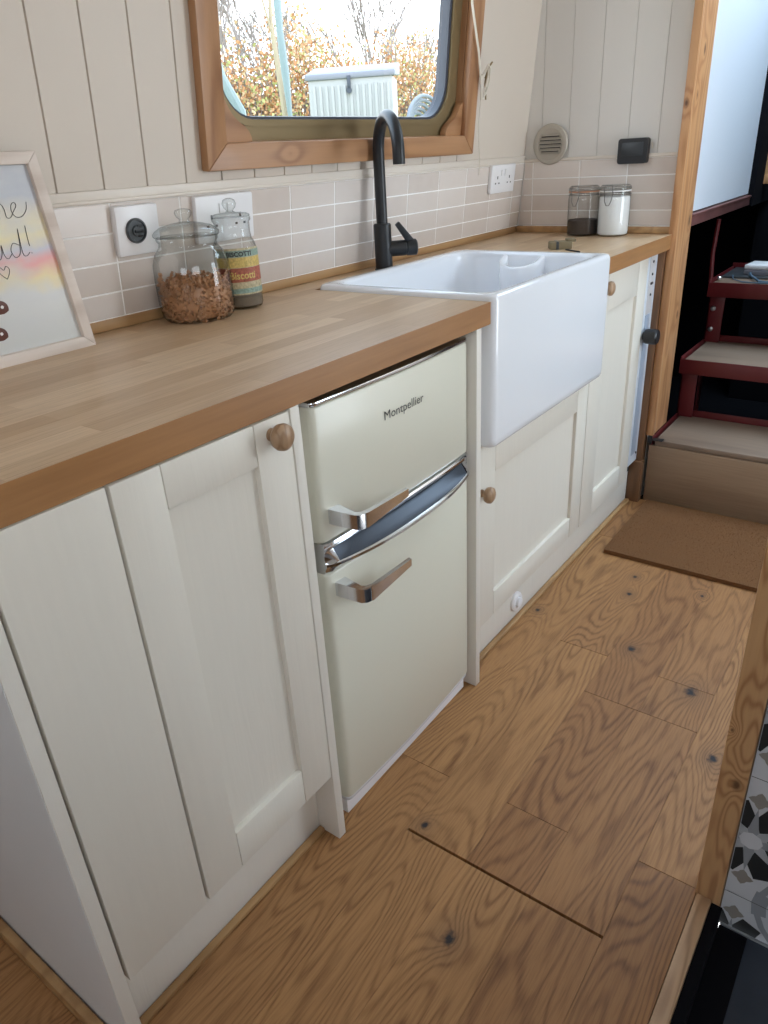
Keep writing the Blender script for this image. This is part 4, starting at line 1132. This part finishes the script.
# ================================================================== OUTSIDE THE WINDOW
b = B(); b.box(-6, 22, 2.0, 26, 0.80, 0.95)
structure(b.done('ground', M['grass']))
t = thing('storage_box', 'white ribbed garden storage box with grey lid seen through the window', 'storage box', (6.4, 5.3, 0.95))
SBd = Vector((0.5, -0.866, 0)); SBn = Vector((0.866, 0.5, 0)); SBo = Vector((5.56, 5.0, 0))   # along the front, and away from the boat
def sbox(b, a0, a1, d0, d1, z0, z1, z0b=None, z1b=None, bev=0.01):
    cs = []
    for zz, zb_ in ((z0, z0b if z0b is not None else z0), (z1, z1b if z1b is not None else z1)):
        cs += [SBo+SBd*a0+SBn*d0+Vector((0, 0, zz)), SBo+SBd*a1+SBn*d0+Vector((0, 0, zz)), SBo+SBd*a1+SBn*d1+Vector((0, 0, zb_)), SBo+SBd*a0+SBn*d1+Vector((0, 0, zb_))]
    b.hexa(cs, bev)
b = B(); sbox(b, 0.03, 0.90, 0.02, 0.55, 0.95, 1.86)
for k in range(13): sbox(b, 0.075+k*0.064, 0.105+k*0.064, 0.005, 0.025, 1.05, 1.80, bev=0.004)
b.done('bin', M['shed'], t)
b = B(); sbox(b, 0.0, 0.93, 0.0, 0.60, 1.855, 1.91, 1.90, 2.02, 0.012)
b.done('lid', M['shedlid'], t)
b = B(); sbox(b, 0.44, 0.475, -0.02, 0.0, 1.76, 1.88, bev=0.004); b.lathe([(0.028, 0), (0.028, 0.02)], SBo+SBd*0.457+SBn*0.0+Vector((0, 0, 1.75)), -SBn, 16); b.done('latch', M['seal'], t)
b = B(); b.tube([(3.11, 3.0, 0.95), (3.105, 3.0, 1.40), (3.098, 3.0, 1.66), (3.085, 3.0, 1.87), (3.09, 3.0, 2.05), (3.07, 3.0, 2.9)], [0.014, 0.015, 0.026, 0.022, 0.026, 0.026], 12)
tag(b.done('blue_pole', M['bluepole']), 'pale blue upright pole in the middle of the window view', 'pole')
b = B(); b.tube([(2.68, 3.0, 0.95), (2.63, 3.0, 1.42), (2.53, 3.0, 1.60), (2.49, 3.0, 1.9)], [0.05, 0.055, 0.035, 0.004], 12)
tag(b.done('blue_post', M['bluepole']), 'pale blue curved post at the lower left corner of the window view', 'post')
b = B(); b.tube([(5.78, 5.5, 0.95), (5.76, 5.5, 1.56), (5.72, 5.5, 2.1), (5.69, 5.5, 2.42), (5.75, 5.5, 3.2)], [0.03, 0.028, 0.026, 0.022, 0.015], 8)
b.tube([(5.70, 5.5, 2.30), (5.60, 5.5, 2.6), (5.52, 5.5, 3.0)], [0.016, 0.012, 0.008], 6)
tag(b.done('sapling', M['creampole']), 'slim pale sapling trunk just left of the blue pole', 'tree')
b = B()
for k in range(5):
    r = 0.40-0.055*k
    b.tube([(7.95+r*math.cos(2*PI*i/28), 5.1+0.03*k, 1.45+r*0.85*math.sin(2*PI*i/28)) for i in range(29)], 0.022, 8, False)
b.box(7.82, 7.98, 5.2, 5.3, 0.95, 1.45)
tag(b.done('coiled_hose', M['coil']), 'coil of pale blue hose in the lower right corner of the window view', 'hose')
def hedge():
    rnd = random.Random(9); b = B()
    for k in range(34000):
        x = rnd.uniform(5.0, 17.0); y = 9.0 + rnd.random()*1.0
        top = 2.55 + 0.35*math.sin(x*1.9) + 0.2*math.sin(x*4.3+1)
        z = 0.95 + (top-0.95)*(rnd.random()**0.8) + (rnd.random()**3)*0.8
        if 1.62 < z-0.02*x < 1.78 and rnd.random() < 0.35: continue
        s = rnd.uniform(0.02, 0.045); a = rnd.random()*6.3; t = rnd.uniform(-1, 1)
        u = Vector((math.cos(a), math.sin(a)*0.5, t)).normalized()*s; w = u.cross(Vector((rnd.random(), 1, rnd.random()))).normalized()*s*0.7
        c = Vector((x, y, z)); b.poly([c-u, c-w, c+u, c+w], rnd.choice((0, 0, 0, 1, 1, 2)))
    for k in range(16000):
        x = rnd.uniform(5.0, 17.0); y = 10.1 + rnd.random()*0.3; z = 0.95 + 1.25*rnd.random()**0.9 + 0.12*math.sin(x*1.9)
        s = rnd.uniform(0.04, 0.07); a = rnd.random()*6.3
        u = Vector((math.cos(a), 0.2, math.sin(a)))*s; w = Vector((-math.sin(a), 0.1, math.cos(a)))*s*0.6
        c = Vector((x, y, z)); b.poly([c-u, c-w, c+u, c+w], rnd.choice((0, 1, 1, 3)))
    for k in range(800):
        x = rnd.uniform(5, 17); y = 9.2+rnd.random()*0.6; h = rnd.uniform(1.2, 2.6); l = rnd.uniform(-0.35, 0.35)
        b.mi = 3; b.tube([(x, y, 0.95), (x+l*0.4, y, 0.95+h*0.5), (x+l+rnd.uniform(-.2, .2), y, 0.95+h)], [0.012, 0.007, 0.003], 5)
    o = b.done('beech_hedge', [M['leaf1'], M['leaf2'], M['leaf3'], M['bark']], smooth=False)
    tag(o, 'copper-leaved beech hedge across the window view', 'hedge', kind='stuff')
hedge()
def bare_tree(x, y, h, seed, label):
    rnd = random.Random(seed); b = B()
    def grow(p, d, l, r, lvl):
        r = max(r, 0.011)
        q = p + d*l; m = p + d*l*0.5 + Vector((rnd.uniform(-.04, .04), 0, rnd.uniform(-.02, .02)))*l
        b.tube([p, m, q], [r, r*0.8, r*0.62], 5 if lvl < 3 else 4, lvl == 0)
        if lvl >= 4: return
        for k in range(4 if lvl < 3 else 3):
            e = (d + Vector((rnd.uniform(-.75, .75), rnd.uniform(-.5, .5), rnd.uniform(-.15, .45)))).normalized()
            grow(p + d*l*rnd.uniform(0.6, 1.0), e, l*rnd.uniform(0.62, 0.82), r*0.60, lvl+1)
    grow(Vector((x, y, 0.95)), Vector((0.02, 0, 1)).normalized(), h*0.30, 0.06, 0)
    tag(b.done('bare_tree', M['bark'], smooth=True, angle=80), label, 'tree', 'bare winter trees beyond the hedge')
for i, (x, y, h, lab_) in enumerate(((11.6, 12.0, 5.5, 'bare winter tree behind the hedge at the left of the window view'), (15.4, 14.6, 5.0, 'bare winter tree standing farther back behind the hedge above the storage box lid'),
                       (15.8, 11.6, 5.8, 'bare winter tree rising right of the storage box'), (21.4, 14.4, 5.4, 'bare winter tree behind the hedge at the right edge of the window view'))):
    bare_tree(x, y, h, 20+i, lab_)

# ================================================================== LIGHT
w = bpy.data.worlds.new('World'); SC.world = w; w.use_nodes = True
bg = w.node_tree.nodes['Background']
nt = w.node_tree
tc = nt.nodes.new('ShaderNodeTexCoord'); sx = nt.nodes.new('ShaderNodeSeparateXYZ'); nt.links.new(tc.outputs['Generated'], sx.inputs[0])
rp = nt.nodes.new('ShaderNodeValToRGB'); nt.links.new(sx.outputs[2], rp.inputs[0])
rp.color_ramp.elements[0].position = 0.0; rp.color_ramp.elements[0].color = (0.95, 0.98, 1.0, 1)
rp.color_ramp.elements[1].position = 0.7; rp.color_ramp.elements[1].color = (0.62, 0.80, 1.0, 1)
nt.links.new(rp.outputs[0], bg.inputs[0]); bg.inputs[1].default_value = 5.0
def area(name, loc, direction, sx_, sy_, power, col, spread=PI):
    l = bpy.data.lights.new(name, 'AREA'); l.shape = 'RECTANGLE'; l.size = sx_; l.size_y = sy_; l.energy = power; l.color = col; l.spread = spread
    o = bpy.data.objects.new(name, l); COL.objects.link(o); o.location = loc
    o.rotation_euler = Vector(direction).to_track_quat('-Z', 'Y').to_euler()
    return o
def portal(loc, direction, a, c):
    o = area('daylight_portal', loc, direction, a, c, 1, (1, 1, 1)); o.data.cycles.is_portal = True
# daylight: the kitchen window (portal), the open hatch over the steps, then added fills from unseen sides
portal(WL(0.6, 1.40, -0.06), (0, -1, -0.1), 0.86, 0.42)
area('hatch_daylight', (2.03, -0.5, 2.02), (-0.25, 0.05, -1), 0.8, 0.9, 11, (0.66, 0.85, 1.0))
area('side_fill_light', (1.09, -1.43, 1.08), (0, 1, 0), 0.56, 1.14, 8.5, (0.70, 0.86, 1.0))  # cool fill added for sink front and floor, at an invented unseen opening
area('unseen_window_fill', (-1.1, -1.43, 1.385), (0, 1, -0.12), 0.98, 0.45, 1.3, (1.0, 0.86, 0.70))  # warm fill added at an unseen opening in the opposite wall
area('rear_fill_light', (-2.59, -0.75, 1.42), (1, 0, -0.05), 0.9, 0.6, 9.5, (0.80, 0.90, 1.0))  # cool fill added in front of the solid rear wall; no door there

# ================================================================== CAMERA
cam = bpy.data.cameras.new('camera'); co = bpy.data.objects.new('camera', cam); COL.objects.link(co); SC.camera = co
r_ = Vector((0.58737654, -0.80751192, -0.05397495)); u_ = Vector((0.38674082, 0.22147561, 0.89519835)); f_ = Vector((0.71092921, 0.54669283, -0.4423874))
mat = Matrix((r_, u_, -f_)).transposed().to_4x4(); mat.translation = Vector((-0.91028, -0.666066, 1.135026))
co.matrix_world = mat
cam.sensor_fit = 'HORIZONTAL'; cam.sensor_width = 36.0; cam.lens = 36.0*721.582/768.0
cam.clip_start = 0.02; cam.clip_end = 100
SC.view_settings.view_transform = 'Standard'; SC.view_settings.look = 'None'; SC.view_settings.gamma = 1.0
SC.view_settings.use_curve_mapping = False
SC.view_settings.exposure = 0.0
SC.cycles.use_denoising = True
SC.cycles.max_bounces = 10; SC.cycles.diffuse_bounces = 6; SC.cycles.transparent_max_bounces = 16
